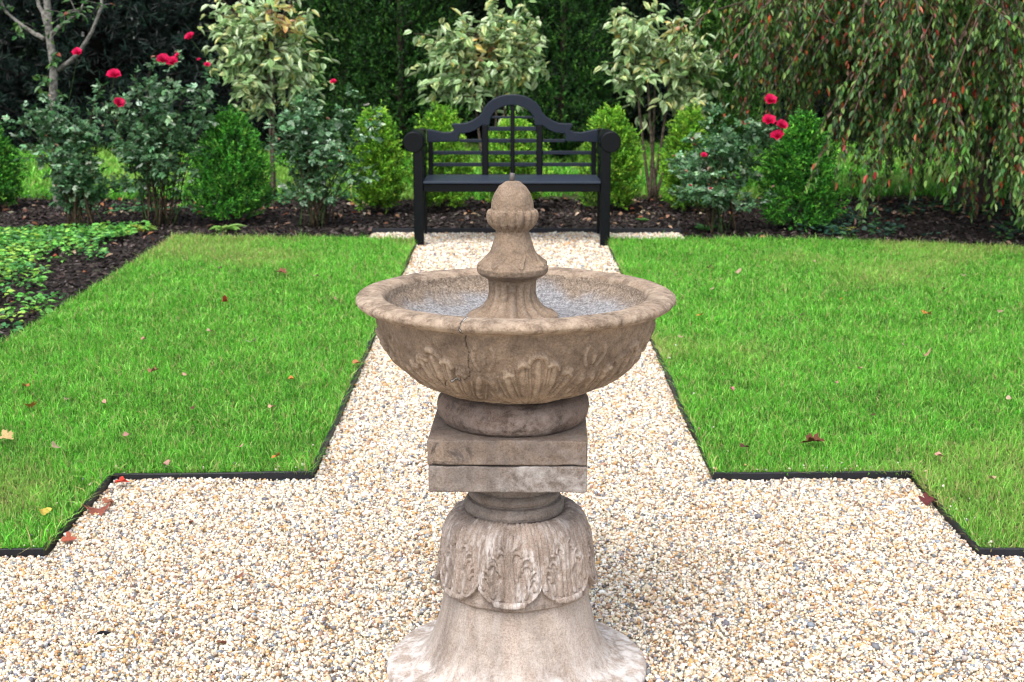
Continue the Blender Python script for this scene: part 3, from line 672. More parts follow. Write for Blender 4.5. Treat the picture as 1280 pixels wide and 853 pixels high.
# ---- roses
RP = [(.065, .165, .060), (.115, .25, .115), (.22, .37, .21), (.035, .10, .032), (.40, .52, .37)]
def bloom(mb, P, up, R, C):
    for ring, (n, tilt, sc) in enumerate(((8, .25, 1.0), (7, .75, .85), (6, 1.25, .62), (4, 1.9, .4))):
        az = np.arange(n) * 2 * PI / n + ring * .5 + rng.normal(size=n) * .12
        A = unit(np.cross(up, [.3, .9, .1])); B = np.cross(up, A)
        out = np.cos(az)[:, None] * A + np.sin(az)[:, None] * B
        D = unit(out + up * tilt); Nn = unit(up - out * tilt * .8)
        leaves(mb, np.tile(P, (n, 1)) + out * R * .05, D, Nn, R * sc * rng.uniform(.85, 1.1, n), R * sc * 1.15, np.asarray(C) * (.74 - .11 * ring) * rng.uniform(.8, 1.15, (n, 1)), np.asarray(C) * rng.uniform(.85, 1.12, (n, 1)) + [0, .01 * ring, .012 * ring], .35, -.2)
RED = (.86, .012, .125)
def rose(label, base, crown, nc, blooms, small, seed=0):
    """crown: list of (u, v, ru, rv) lobes in the picture at the bush's own depth, given real depth too"""
    Y = base[1]; root = thing('rose_bush', label, 'rose bush', base, 0, 'rose bushes in the bed')
    nc = int(nc * 1.0); sb, lb = MB(), MB(); P = []; D = []
    wt = np.array([l[2] * l[3] for l in crown], float); wt /= wt.sum()
    for c in range(nc):
        u, v, ru, rv = crown[rng.choice(len(crown), p=wt)]
        q = rand_dirs(1)[0] * rng.uniform() ** .4
        e = at(u + q[0] * ru * 1.25, v - q[2] * rv * 1.1, Y) - base; e[1] = q[1] * ru / ppm(.5, Y) * .95
        b0 = np.array([rng.normal() * .075, rng.normal() * .075, -.02])
        mid = b0 * .45 + e * .55 + np.array([-e[0] * .22, -e[1] * .22, .10]) + rng.normal(size=3) * .03
        L = bez(b0, mid, e, 12); tube(sb, L, np.linspace(.0062, .002, 12), 5, np.array((.07, .05, .03)) if c % 3 else np.array((.05, .085, .03)))
        tips = [L[7:]]
        for k in range(5):
            s0 = L[rng.integers(4, 12)]; dd = rand_dirs(1)[0]; dd[2] = abs(dd[2]) * .6 + .05; ln = rng.uniform(.08, .24)
            T = bez(s0, s0 + dd * ln * .6 + [0, 0, .02], s0 + dd * ln, 6); tube(sb, T, np.linspace(.003, .0012, 6), 4, (.055, .075, .03)); tips.append(T[1:])
        for T in tips:
            m = int(2 + len(T) * 1.25); w = polysample(T, m); P.append(w + rng.normal(size=w.shape) * .008); D.append(np.tile(T[-1] - T[0], (m, 1)))
    P = np.concatenate(P); D = unit(np.concatenate(D)); n = len(P)
    rdir = unit(rand_dirs(n) * [1, 1, .55] + D * .25)                                  # petiole of each compound leaf
    Nn = unit(np.array([0, 0, 1.]) + .55 * rng.normal(size=(n, 3)))
    Cc = pick(n, RP, [5, 5, 3, 3, 1.5], .2)
    S = unit(np.cross(rdir, Nn))
    for (f, sd) in ((.02, 1), (.02, -1), (.035, 1), (.035, -1), (.05, 0)):
        D2 = unit(rdir + S * sd * 1.2) if sd else rdir
        leaves(lb, P + rdir * f, D2, Nn + .3 * rng.normal(size=(n, 3)), rng.uniform(.026, .042, n), rng.uniform(.018, .028, n), Cc * (1 + .1 * rng.normal(size=(n, 1))), None, .15, .2)
    sb.build('canes', M_bark, root); lb.build('foliage', M_gloss, root, smooth=False)
    for (u, v, R) in blooms:
        mb = MB(); p = at(u, v, Y - .22) - base; bloom(mb, p, unit(np.array([rng.normal() * .25, -.75, .8])), R * 1.25, np.array(RED) * rng.uniform(.9, 1.08))
        mb.build('bloom', M_petal, root, smooth=False)
        near = P[np.argmin(np.linalg.norm(P - p, axis=1))]
        st = MB(); tube(st, bez(near, (near + p) / 2 + [0, 0, -.02], p - [0, 0, .004], 6), .0022, 5, (.06, .10, .04)); st.build('flower_stalk', M_bark, root)
    if small:
        for k in range(small):
            mb = MB(); p = P[rng.integers(n)]; p = p + [0, 0, .03]
            bloom(mb, p, unit(np.array([rng.normal() * .4, -.4, .8])), rng.uniform(.012, .02), pick(1, [(.55, .30, .20), (.6, .4, .3), (.45, .2, .1), (.6, .05, .08)], [3, 2, 2, 1])[0]); mb.build('faded_bloom', M_petal, root, smooth=False)
    return root
rose('leafy rose bush in front of the slim grey tree', G(98, 286), [(95, 190, 62, 75), (105, 130, 55, 40), (60, 160, 40, 30)], 30, [(143, 95, .048), (148, 130, .042), (97, 67, .035)], 16)
rose('tall rose bush left of the pointed boxwood with several red blooms', G(200, 281), [(205, 185, 62, 75), (225, 110, 60, 45), (180, 130, 45, 40)], 32, [(203, 76, .046), (216, 79, .042), (238, 47, .036), (222, 70, .02), (259, 82, .024), (249, 75, .014)], 14)
rose('rose bush between the pointed boxwood and the bench', G(400, 282), [(402, 185, 60, 70), (430, 130, 45, 35), (370, 150, 40, 30)], 26, [(417, 103, .024)], 16)
rose('low rose bush right of the bench with four red blooms above', G(897, 290), [(900, 215, 62, 55), (905, 165, 50, 30), (950, 190, 26, 30)], 26, [(963, 127, .046), (961, 152, .046), (977, 158, .042), (972, 171, .046), (880, 195, .022)], 26)

# ---- variegated shrubs
def variegated(label, base, crown, stems, nl, yellow, seed):
    Y = base[1]; root = thing('variegated_shrub', label, 'variegated shrub', base, 0, 'variegated shrubs behind the bed')
    sb, lb = MB(), MB(); wt = np.array([l[2] * l[3] for l in crown], float); wt /= wt.sum()
    hubs = []
    for (du, vtop, bend) in stems:
        e = at(base_u(base) + du, vtop, Y) - base; e[1] = rng.normal() * .12
        L = bez((rng.normal() * .03, rng.normal() * .03, -.02), (e[0] * .25 + bend, e[1] * .3, e[2] * .5), e, 10)
        tube(sb, L, np.linspace(.017, .007, 10), 7, (.12, .095, .07)); hubs.append(L)
    H_ = np.concatenate([h[4:] for h in hubs])
    P = []; D = []
    for k in range(int(nl / 8.6)):
        u, v, ru, rv = crown[rng.choice(len(crown), p=wt)]
        q = rand_dirs(1)[0] * rng.uniform() ** .45
        e = at(u + q[0] * ru * 1.2, v - 4 - q[2] * rv * 1.42, Y) - base; e[1] = q[1] * ru / ppm(1.2, Y) * .95
        s0 = H_[np.argmin(np.linalg.norm((H_ - e) * [1, 1, .55], axis=1) + (H_[:, 2] > e[2] + .1) * .5)]
        L = bez(s0, s0 * .45 + e * .55 + [0, 0, .05], e, 7); tube(sb, L, np.linspace(.006, .0018, 7), 4, (.11, .085, .06))
        w = polysample(L[2:], 9); P.append(w + rng.normal(size=w.shape) * .024); D.append(np.tile(unit(L[-1] - L[2]), (9, 1)))
    P = np.concatenate(P); D = np.concatenate(D); n = len(P)
    LD = unit(rand_dirs(n) * [1, 1, .6] + D * .35 + [0, 0, -.25])
    Nn = unit(np.array([0, -.25, 1.]) + .5 * rng.normal(size=(n, 3)))
    Cm = pick(n, [(.20, .33, .12), (.27, .40, .16), (.14, .25, .09)], [3, 3, 2], .15)
    Ce = pick(n, [(.74, .86, .56), (.56, .74, .40), (.34, .56, .20), (.80, .82, .36)], [4, 4, 3, 2], .1)
    uv = P[:, 0] + base[0]
    for (yu, yv, yr) in yellow:
        c = at(yu, yv, Y) - base; k = (np.hypot(P[:, 0] - c[0], P[:, 2] - c[2]) < yr) & (rng.uniform(size=n) < .6)
        Cm[k] = pick(int(k.sum()), [(.55, .42, .06), (.5, .22, .06), (.5, .5, .12)], [3, 1.5, 3]); Ce[k] = Cm[k] * .6 + .25
    k = rng.uniform(size=n) < .05; Cm[k] = pick(int(k.sum()), [(.5, .42, .08)], [1])
    leaves(lb, P, LD, Nn, rng.uniform(.08, .13, n), rng.uniform(.042, .062, n), Cm, Ce, .18, .28)
    sb.build('stems', M_bark, root); lb.build('foliage', M_leaf, root, smooth=False)
    return root
def base_u(b): return 640 + b[0] * ppm(0, b[1])
variegated('white edged shrub with a bare trunk above the left boxwood', G(341, 246), [(338, 40, 76, 50), (330, 85, 70, 42), (300, 45, 40, 40), (385, 95, 32, 35), (310, 118, 24, 20)], [(-4, 90, .0), (-3, 60, -.015), (2, 70, .015), (3, 40, .01)], 1500, [(352, 22, .14), (365, 30, .1)], 1)
variegated('white edged shrub rising behind the arched bench back', G(612, 246), [(610, 50, 74, 46), (560, 95, 40, 40), (610, 100, 66, 40), (655, 90, 34, 38), (545, 55, 30, 22), (640, 35, 40, 28)], [(-10, 110, -.04), (-24, 60, -.08), (10, 60, .05), (24, 90, .08)], 1500, [(605, 60, .10), (585, 75, .08)], 2)
variegated('loose white edged shrub with several bare stems right of the bench', G(815, 252), [(820, 60, 62, 44), (800, 105, 46, 40), (865, 80, 36, 46), (778, 20, 18, 24), (870, 130, 30, 18)], [(-22, 60, -.08), (-8, 40, -.03), (6, 70, .02), (24, 60, .08), (46, 90, .12)], 1250, [(845, 40, .10), (822, 75, .08), (778, 42, .05)], 3)

# ---- slim grey tree
base = G(72, 262)
root = thing('slim_tree', 'slim grey barked young tree with bare forked branches at far left', 'tree', base)
def A3(u, v, dy=0): return at(u, v, base[1] + dy) - base
sb = MB(); LG = (.21, .20, .18)
tr = np.array([(0, 0, -.05), A3(71, 200), A3(68, 140, .02), A3(66, 80), A3(60, 20), A3(52, -60), A3(50, -170)]); tr = polysample(tr, 26); tr[:, 0] += .006 * np.sin(np.arange(26) * 1.3)
tube(sb, tr, np.linspace(.044, .022, 26), 9, LG); sb.build('trunk', M_bark, root)
sb = MB(); lb = MB(); LP = []
for pts in ([A3(74, 88), A3(96, 70, -.05), A3(112, 48, -.1), A3(124, 18, -.1), A3(130, -30, 0), A3(132, -120, 0)], [A3(56, 48), A3(42, 42, .05), A3(20, 26, .1), A3(5, 12, .1), A3(-12, -30, .1)], [A3(58, 30), A3(50, 10, .1), A3(44, -10, .1), A3(38, -90, .1)], [A3(66, 40), A3(80, 30, -.1), A3(92, 22, -.1), A3(108, 0, -.12)],
            [A3(60, 0), A3(72, -50), A3(90, -120)], [A3(54, -50), A3(30, -110), A3(10, -150)]):
    L = polysample(np.array(pts), 14); L += rng.normal(size=L.shape) * .006; tube(sb, L, np.linspace(.022, .006, 14), 6, LG)
    for k in range(9):
        s0 = L[rng.integers(5, 14)]; d = rand_dirs(1)[0]; e = s0 + d * rng.uniform(.1, .35); T = bez(s0, (s0 + e) / 2 + [0, 0, .04], e, 5); tube(sb, T, np.linspace(.005, .0015, 5), 4, LG); LP.append(polysample(T, 5))
for k in range(16):                                                              # leafy water shoots low on the trunk
    s0 = tr[rng.integers(4, 14)]; d = rand_dirs(1)[0] * [1, 1, .5]; e = s0 + d * rng.uniform(.12, .3) + [-.05, 0, .05]; T = bez(s0, (s0 + e) / 2 + [0, 0, .04], e, 5); tube(sb, T, .003, 4, (.1, .12, .06)); LP.append(polysample(T, 9))
LP = np.concatenate(LP); n = len(LP)
leaves(lb, LP, rand_dirs(n) * [1, 1, .6] - [0, 0, .3], unit(rng.normal(size=(n, 3)) * .5 + [0, 0, 1]), rng.uniform(.05, .085, n), rng.uniform(.028, .042, n), pick(n, [(.05, .14, .04), (.08, .20, .06), (.14, .28, .06), (.3, .06, .03)], [4, 4, 2, .6]))
sb.build('branches', M_bark, root); lb.build('crown', M_leaf, root, smooth=False)

# ---- weeping cherry
base = G(1218, 262); cx, cy = base[0], base[1]
root = thing('weeping_cherry', 'weeping cherry whose leafy red flecked branches hang to the ground', 'tree', base)
sb = MB(); BRK = (.055, .040, .038)
tr = polysample(np.array([(0, 0, -.05), (.02, .02, .5), (-.04, .0, 1.1), (.03, .02, 1.9), (0, 0, 2.6)]), 20); tube(sb, tr, np.linspace(.15, .09, 20) + .03 * np.exp(-np.arange(20) / 1.5), 12, BRK); sb.build('trunk', M_bark, root)
sb = MB(); tw = MB(); P = []; D = []; anchors = []
for k in range(46):
    a = k * 2.39996 + rng.normal() * .15; R = rng.uniform(.7, 2.35); zt = 3.3 - .35 * R + rng.normal() * .12
    d = np.array([math.cos(a), math.sin(a), 0])
    L = np.concatenate([bez(tr[-3 - k % 5], d * R * .35 + [0, 0, zt + .35], d * R * .75 + [0, 0, zt], 9), bez(d * R * .75 + [0, 0, zt], d * R + [0, 0, zt - .2], d * (R + .08) + [0, 0, zt - .8], 6)[1:]])
    tube(sb, L, np.linspace(.035, .008, len(L)), 6, BRK); anchors.append(L[4:])
AN = np.concatenate(anchors); HUBS = AN[rng.choice(len(AN), 210, replace=False)]
def strand(s0, zend, out, dens=1.0):
    n = 18; L0 = max(.25, s0[2] - zend); t = np.linspace(0, 1, n)[:, None]
    w = rng.normal(size=2) * .46; ph = rng.uniform(0, 6.3, 2)
    Lp = s0 + out * (.22 * (1 - (1 - t) ** 2)) * L0 * .35 + np.array([0, 0, -1.]) * L0 * (t ** 1.12) + np.c_[.03 * np.sin(t * 5 + ph[0]) + w[0] * t, .03 * np.sin(t * 6 + ph[1]) + w[1] * t, t * 0]
    tube(tw, Lp, np.linspace(.0075, .002, n), 4, np.array((.13, .085, .068)) * rng.uniform(.6, 1.4))
    m = int(L0 / .017 * dens * rng.uniform(.25, 1.3)); q = polysample(Lp, m + 2)[1:-1]; P.append(q + rng.normal(size=q.shape) * .012); D.append(np.tile(Lp[-1] - Lp[0], (m, 1)))
    for k in range(int(L0 * 4)):                                                # side twigs
        i = rng.integers(2, n - 2); d = rand_dirs(1)[0] * [1, 1, .1]; ln = rng.uniform(.12, .4); e = Lp[i] + d * ln * .5 - [0, 0, ln * .85]
        T = bez(Lp[i], Lp[i] + d * ln * .5, e, 6); tube(tw, T, np.linspace(.0025, .001, 6), 3, (.085, .055, .045))
        m = int(ln / .016 * dens); q = polysample(T, m + 1)[1:]; P.append(q); D.append(np.tile(T[-1] - T[0], (m, 1)))
for k in range(680):
    s0 = HUBS[rng.integers(len(HUBS))] + rng.normal(size=3) * [.07, .07, .12]; o2 = unit(np.array([s0[0], s0[1], 0]))
    r = math.hypot(s0[0], s0[1])
    zend = np.clip(.72 + rng.normal() * .36 + .55 * (rng.uniform() < .45), .10, 2.0)
    wy = s0[1] + cy; u_ = 640 + (s0[0] + cx) * ppm(1., wy)
    if u_ < 1150 and wy < 12.4: zend = max(zend, rng.uniform(1.15, 1.7))
    strand(s0, zend, o2, .95)
for k in range(44):                                                             # outer long strands sweeping to the ground
    a = PI + rng.uniform(1.02, 1.6); s0 = np.array([math.cos(a) * 2.1, math.sin(a) * 2.1, 2.6 + rng.normal() * .15]); strand(s0, rng.uniform(.08, .5), unit(np.array([s0[0], s0[1], 0])), .85)
P = np.concatenate(P); D = unit(np.concatenate(D)); n = len(P)
side = rand_dirs(n) * [1, 1, .3]
LD = unit(D * .55 + side * .75 + [0, 0, -.35])
pal = [(.042, .115, .026), (.085, .175, .034), (.14, .24, .05), (.028, .065, .02), (.42, .085, .03), (.36, .022, .02), (.35, .22, .04), (.12, .06, .03)]
C = pick(n, pal, [22, 26, 21, 11, 2.6, 1.8, 1.0, 11], .24)
lb = MB(); leaves(lb, P, LD, unit(side + [0, 0, .8] + .3 * rng.normal(size=(n, 3))), rng.uniform(.042, .076, n), rng.uniform(.018, .031, n), C, None, .2, .18)
sb.build('branches', M_bark, root); tw.build('hanging_twigs', M_bark, root); lb.build('crown', M_leaf, root, smooth=False)
# near bright sprays at the right edge belong to the same tree
tw = MB(); lb = MB(); P = []; D = []
for (u, v0, v1, Y) in ((1262, -40, 290, 10.6), (1285, -40, 260, 10.5), (1238, 60, 230, 10.8), (1215, -20, 150, 10.7)):
    s0 = at(u, v0, Y) - base; strand(s0, max(.1, (at(u, v1, Y) - base)[2]), np.array([-.2, -.6, 0]), .9)
P = np.concatenate(P); D = unit(np.concatenate(D)); n = len(P); side = rand_dirs(n) * [1, 1, .3]
leaves(lb, P, unit(D * .5 + side * .8 + [0, 0, -.3]), unit(side + [0, -.5, .8]), rng.uniform(.06, .10, n), rng.uniform(.026, .04, n), pick(n, [(.10, .27, .04), (.07, .20, .04), (.16, .33, .06)], [3, 3, 2]), None, .2, .18)
tw.build('hanging_twigs', M_bark, root); o = lb.build('bright_leaves', M_leaf, root, smooth=False)

# ---- background conifers
DKP = [(.005, .017, .005), (.009, .027, .008), (.014, .038, .010), (.003, .010, .004)]
MDP = [(.013, .055, .008), (.026, .092, .012), (.052, .145, .019), (.005, .019, .004)]
BRP = [(.025, .09, .010), (.045, .13, .015), (.015, .05, .008), (.07, .17, .022)]
for (u, Y, r, h, pal, lab) in ((432, 17.4, .55, 4.2, MDP, 'dark arborvitae column left of the pair beyond the bench'), (500, 17.0, .62, 4.4, MDP, 'broad dark arborvitae column beyond the bench at its left end'), (560, 18.9, .42, 4.6, DKP, 'dark arborvitae column mostly hidden by the middle white edged shrub'), (634, 19.2, .42, 4.4, DKP, 'dark arborvitae column straight behind the bench crest'), (703, 16.6, .50, 4.3, MDP, 'narrow dark arborvitae column between the middle and right white edged shrubs'), (773, 19.4, .40, 4.6, DKP, 'dark arborvitae column behind the loose right white edged shrub'), (902, 17.2, .36, 4.6, BRP, 'brighter green arborvitae column at the left rim of the cherry')):
    x = (u - 640) / ppm(1.0, Y)
    evergreen('arborvitae', lab, 'arborvitae', (x, Y, 0), h, r * 1.08, pal, [4, 4, 2, 3], 9000, .065, .017, 'col', 'arborvitae columns at the wood edge', .14, zmax=2.6, nleaf=9, lean=.9, seed=int(u))

def pine(label, x, Y, h, r, n, pal, seed):
    root = thing('pine_tree', label, 'pine tree', (x, Y, 0), 0, 'pines at the wood edge')
    sb = MB(); tube(sb, [(0, 0, -.1), (.03, 0, h * .5), (0, 0, h)], [.2, .14, .03], 9, (.010, .008, .007)); sb.build('trunk', M_bark, root)
    sb = MB(); P = []; D = []
    for k in range(n):
        q = k / n; z = .12 + (h - .4) * q ** 1.9; a = k * 2.39996; R = r * (1 - .8 * (z / h)) * rng.uniform(.75, 1.1)
        d = np.array([math.cos(a), math.sin(a), 0]); e = d * R + [0, 0, z - .12 * R + rng.normal() * .1]
        L = bez((0, 0, z), d * R * .5 + [0, 0, z + .1], e, 9); tube(sb, L, np.linspace(.03, .006, 9), 5, (.010, .008, .007))
        m = 62; t = rng.uniform(.25, 1, m) ** .8; w = polysample(L, 40)[(t * 39).astype(int)] + rng.normal(size=(m, 3)) * [.2, .2, .10] * (.4 + .6 * t[:, None]); P.append(w); D.append(np.tile(d, (m, 1)))
    P = np.concatenate(P); D = np.concatenate(D); n2 = len(P); k = 7
    C = np.repeat(pick(n2, pal, [4, 4, 2, 3], .25), k, 0)
    LD = unit(np.repeat(D, k, 0) * .6 + rand_dirs(n2 * k) + [0, 0, .1])
    lb = MB(); leaves(lb, np.repeat(P, k, 0), LD, rand_dirs(n2 * k), rng.uniform(.09, .17, n2 * k), .02, C, None, .1, .1)
    sb.build('branches', M_bark, root); lb.build('crown', M_needle, root, smooth=False); return root
PNP = [(.004, .012, .009), (.008, .024, .016), (.018, .046, .032), (.0025, .007, .005)]
pines = [(-7.6, 18.6, 'dark pine at the far left behind the slim grey tree'), (-5.6, 19.6, 'dark pine behind the two left rose bushes'), (-3.6, 19.2, 'dark pine behind the left white edged shrub'), (-1.6, 20.8, 'dark pine in the shade behind the arborvitae left of centre'), (.6, 21.0, 'dark pine in the shade behind the bench centre'), (2.4, 20.4, 'dark pine in the gap right of the middle white edged shrub'), (4.6, 20.6, 'dark pine behind the left rim of the weeping cherry'), (6.8, 20.2, 'dark pine behind the cherry trunk'), (9.0, 19.8, 'dark pine beyond the right picture edge')]
for i, (x, Y, lab) in enumerate(pines): pine(lab, x, Y, 6.5, 1.9, 90, PNP, i)

# far wood: one mass of dark leaves closing the view
n = 52000
x = rng.uniform(-20, 20, n); y = rng.uniform(22.5, 31, n); z = rng.uniform(0, 1, n) ** 1.3 * 12
lb = MB(); leaves(lb, np.stack([x, y, z], 1), rand_dirs(n), rand_dirs(n), rng.uniform(.25, .5, n), rng.uniform(.14, .24, n), pick(n, DKP, [4, 3, 1, 4], .25))
tw = MB()
o = lb.build('far_wood', M_needle, smooth=False); tag(o, 'dark far wood closing the view behind the garden', 'wood', kind='stuff')

# ------------------------------------------------------------------ beds: mulch chips, litter, ground cover
def bedmask(x, y):
    left = (x < XB - .03) & (y > 5.2) & (y < 13.2); back = (y > YB + .16) & (y < 13.2) & ((x < -1.1) | (x > 1.3) | (y > YT + .02))
    right = (x > 1.3) & (y > 10.42 - np.clip(x - 1.3, 0, 9) * .19) & (y < 13.2)
    return (left | (back & (x < 1.3)) | right | ((y > YT + .02) & (y < 13.2))) & (np.abs(x) < .37 * y + 1.6)
x, y = scatter(-6.6, 6.6, 5.2, 13.2, 1100, bedmask); n = len(x)
mb = MB(); az = rng.uniform(0, 2 * PI, n)
leaves(mb, np.stack([x, y, rng.uniform(-.008, .012, n)], 1), np.stack([np.cos(az), np.sin(az), rng.normal(size=n) * .35], 1), unit(np.array([0, 0, 1.]) + .45 * rng.normal(size=(n, 3))), rng.uniform(.02, .065, n), rng.uniform(.010, .026, n), pick(n, [(.018, .014, .013), (.04, .031, .028), (.075, .058, .052), (.13, .105, .095)], [5, 4, 2.2, .8], .2), None, .1, .05)
o = mb.build('mulch', M_chip, smooth=False); tag(o, 'dark shredded bark mulch covering the planting beds', 'mulch', kind='stuff')
x, y = scatter(-6, 6, 6, 13.2, 30, bedmask); n = len(x); k = rng.uniform(size=n) < np.where(y > 11.8, np.where(np.abs(x) < 1.2, .5, 1), .25); x, y = x[k], y[k]; n = len(x)
mb = MB(); az = rng.uniform(0, 2 * PI, n)
leaves(mb, np.stack([x, y, rng.uniform(.012, .03, n)], 1), np.stack([np.cos(az), np.sin(az), rng.normal(size=n) * .2], 1), unit(np.array([0, 0, 1.]) + .35 * rng.normal(size=(n, 3))), rng.uniform(.035, .075, n), rng.uniform(.022, .04, n), pick(n, [(.34, .2, .12), (.4, .27, .18), (.3, .12, .06), (.42, .36, .26), (.4, .1, .05)], [3, 3, 2, 2, .4], .2), None, .25, .2)
o = mb.build('leaf_litter', M_dry, smooth=False); tag(o, 'brown and tan leaf litter strewn over the mulch', 'leaf litter', kind='stuff')
def cover(x, y, hgt, size, pal, w, name, lab):
    n = len(x); mb = MB(); k = 7; az = rng.uniform(0, 2 * PI, (n, k)); el = rng.uniform(-.1, .5, (n, k))
    P = np.stack([x, y, np.full(n, .0)], 1)[:, None] + np.stack([np.cos(az) * .03, np.sin(az) * .03, rng.uniform(.02, hgt, (n, k))], -1)
    D = np.stack([np.cos(az), np.sin(az), el], -1); C = np.repeat(pick(n, pal, w, .18), k, 0); m = n * k
    leaves(mb, P.reshape(m, 3), D.reshape(m, 3), unit(np.array([0, 0, 1.]) + .35 * rng.normal(size=(m, 3))), size * rng.uniform(.7, 1.3, m), size * .62 * rng.uniform(.8, 1.2, m), C * (1 + .12 * rng.normal(size=(m, 1))), None, .15, .2)
    o = mb.build(name, M_leaf, smooth=False); tag(o, lab, 'ground cover', kind='stuff')
GC = [(.11, .36, .06), (.20, .50, .09), (.34, .56, .08), (.06, .22, .06)]
def m1(x, y):
    q = fbm(np.stack([x, y, x * 0], 1), 1.1, 8, 3)
    return (x < XB - .05 - .28 * ss(7.2, 9.6, y) - .06 * np.sin(y * 3.1)) & (q > -.16 - .7 * ss(9.9, 8.2, y)) & (rng.uniform(size=len(x)) < np.clip(.30 + 1.1 * q, .24, .9)) & (np.abs(x) < .37 * y + .5) & (y < 10.95 + .2 * np.sin(x * 2))
x, y = scatter(-5, -2.4, 5.6, 11.1, 420, m1); cover(x, y, .075, .042, GC, [4, 4, 2, 3], 'ground_cover', 'leafy green ground cover spreading over the left bed')
x, y = scatter(-4.5, -1.4, 11.9, 13.3, 55, lambda x, y: fbm(np.stack([x, y, x * 0], 1), 1.5, 18, 2) > -.05); cover(x, y, .06, .045, [(.05, .17, .06), (.08, .24, .08)], [1, 1], 'ground_cover', 'thin low weeds behind the rose bushes')
x, y = scatter(2.2, 4.8, 10.3, 13.0, 60, lambda x, y: fbm(np.stack([x, y, x * 0], 1), 1.5, 28, 2) > .0); cover(x, y, .08, .05, [(.025, .075, .05), (.05, .14, .04)], [2, 1], 'ground_cover', 'dark low plants under the weeping cherry')

def rosette(name, label, g, n, L, W, pal, up=.35, group=None):
    az = np.arange(n) * 2.4 + rng.normal(size=n) * .2; mb = MB()
    leaves(mb, np.tile([0, 0, .01], (n, 1)), np.stack([np.cos(az), np.sin(az), np.full(n, up) + rng.normal(size=n) * .12], 1), np.tile([0, 0, 1.], (n, 1)), L * rng.uniform(.75, 1.15, n), W * rng.uniform(.8, 1.1, n), pick(n, pal, [1] * len(pal), .12), None, .2, .3)
    root = thing(name, label, 'plant', g, 0, group); mb.build('leaf_rosette', M_leaf, root, smooth=False); return root
rosette('hosta_plant', 'light green hosta leaves at the foot of the pointed boxwood', G(281, 288), 9, .16, .09, [(.16, .33, .06), (.22, .38, .09)], .25)
rosette('hosta_plant', 'small yellowing hosta at the foot of the tall rose bush', G(178, 289), 10, .13, .06, [(.2, .34, .06), (.4, .38, .06)], .3)
rosette('weed_plant', 'small leafy weed at the end of the black edging board', G(880, 290), 14, .10, .05, [(.06, .2, .05), (.09, .26, .06)], .7)
rosette('weed_plant', 'leafy weed on the mulch below the plump boxwood', G(1050, 292), 14, .12, .05, [(.08, .2, .04), (.3, .32, .06)], .5)
rosette('weed_plant', 'tiny weed on bare mulch under the cone evergreen right of the bench', G(803, 278), 7, .07, .04, [(.09, .24, .05)], .5)

# ---- fallen leaves and small things lying about
def fallen(label, u, v, size, C, z, lobes=0, name='fallen_leaf', group='fallen leaves', curl=.5):
    p = G(u, v, z); size = size * 1.02
    root_rot = rng.uniform(0, 2 * PI); mb = MB()
    m = 40 if lobes else 18; a = np.arange(m) * 2 * PI / m
    R = (.55 + .45 * np.abs(np.cos(a * lobes / 2)) ** .7) if lobes else (.42 + .58 * np.abs(np.cos(a)) ** 1.6)
    R = R * (1 + .08 * rng.normal(size=m)); X = np.cos(a) * R * size / 2; Yy = np.sin(a) * R * size / 2
    ring = [np.c_[X * k, Yy * k, curl * size * (k * R) ** 2 * (.35 * np.cos(a * 2 + 1) + .25) + .004] for k in (.5, 1.0)]
    V = np.vstack(ring + [[[0, 0, .004]]]); i = np.arange(m); j = (i + 1) % m
    q = np.stack([i, m + i, m + j, j], 1); t = np.stack([np.full(m, 2 * m), i, j], 1)
    Cv = np.asarray(C) * (1 + .12 * rng.normal(size=(len(V), 1))); Cv[:m] *= .85
    mb.add(V, [q, t], np.clip(Cv, .01, .9)); o = mb.build(name, M_dry, None, True, p); o.rotation_euler = (rng.normal() * .2, rng.normal() * .2, root_rot)
    return tag(o, label, 'fallen leaf', group)
zg = ZL + .036
RU, OR, YE, PK, TN, DB = (.12, .045, .022), (.50, .20, .05), (.55, .42, .08), (.50, .26, .20), (.42, .30, .20), (.10, .045, .03)
fallen('large lobed rust brown leaf on the right lawn near the front corner', 1016, 553, .085, RU, zg, 7)
fallen('pale pink leaf standing in the middle of the right lawn', 1156, 445, .06, PK, zg, 0, curl=1.2)
fallen('orange brown leaf on the right lawn two thirds back', 1158, 393, .055, OR, zg, 5)
fallen('dark red lobed leaf caught at the right step of the edging', 1161, 628, .06, (.12, .03, .03), .02, 7)
fallen('pale brown leaf in the grass above the right step of the edging', 1174, 571, .04, PK, zg)
fallen('small pink leaf near the left rim of the right lawn', 914, 488, .04, (.5, .18, .2), zg)
fallen('tan leaf lying near the back of the right lawn', 922, 341, .055, TN, zg)
fallen('dark brown leaf near the back of the right lawn', 887, 335, .05, DB, zg)
fallen('yellow leaf near the front corner of the left lawn', 54, 641, .05, YE, zg, 0)
fallen('curled tan leaf at the left picture edge on the left lawn', 8, 548, .06, (.5, .36, .16), zg, 5)
fallen('orange leaf left of centre on the left lawn', 38, 508, .055, OR, zg, 5)
fallen('small rust orange leaf at the left rim of the left lawn', 32, 484, .045, (.4, .16, .05), zg)
fallen('brown curled leaf in the middle of the left lawn', 192, 465, .055, (.25, .13, .07), zg, 5)
fallen('pinkish grey leaf right of the middle of the left lawn', 315, 428, .06, (.42, .3, .3), zg)
fallen('dark red leaf standing upright at the back of the left lawn', 281, 378, .05, (.25, .04, .02), zg, 0, curl=1.3)
fallen('reddish brown lobed leaf at the back edge of the left lawn', 352, 341, .065, (.22, .08, .05), zg, 7)
fallen('orange leaf on the left lawn near its front edging', 346, 572, .035, OR, zg)
fallen('orange leaf fragment beside the path halfway up the left edging', 446, 455, .05, (.42, .16, .07), zg)
for (u, v, lab) in ((152, 604, 'bright red leaf at the inner corner of the left edging'), ):
    fallen(lab, u, v, .05, (.55, .05, .03), .03, 5)
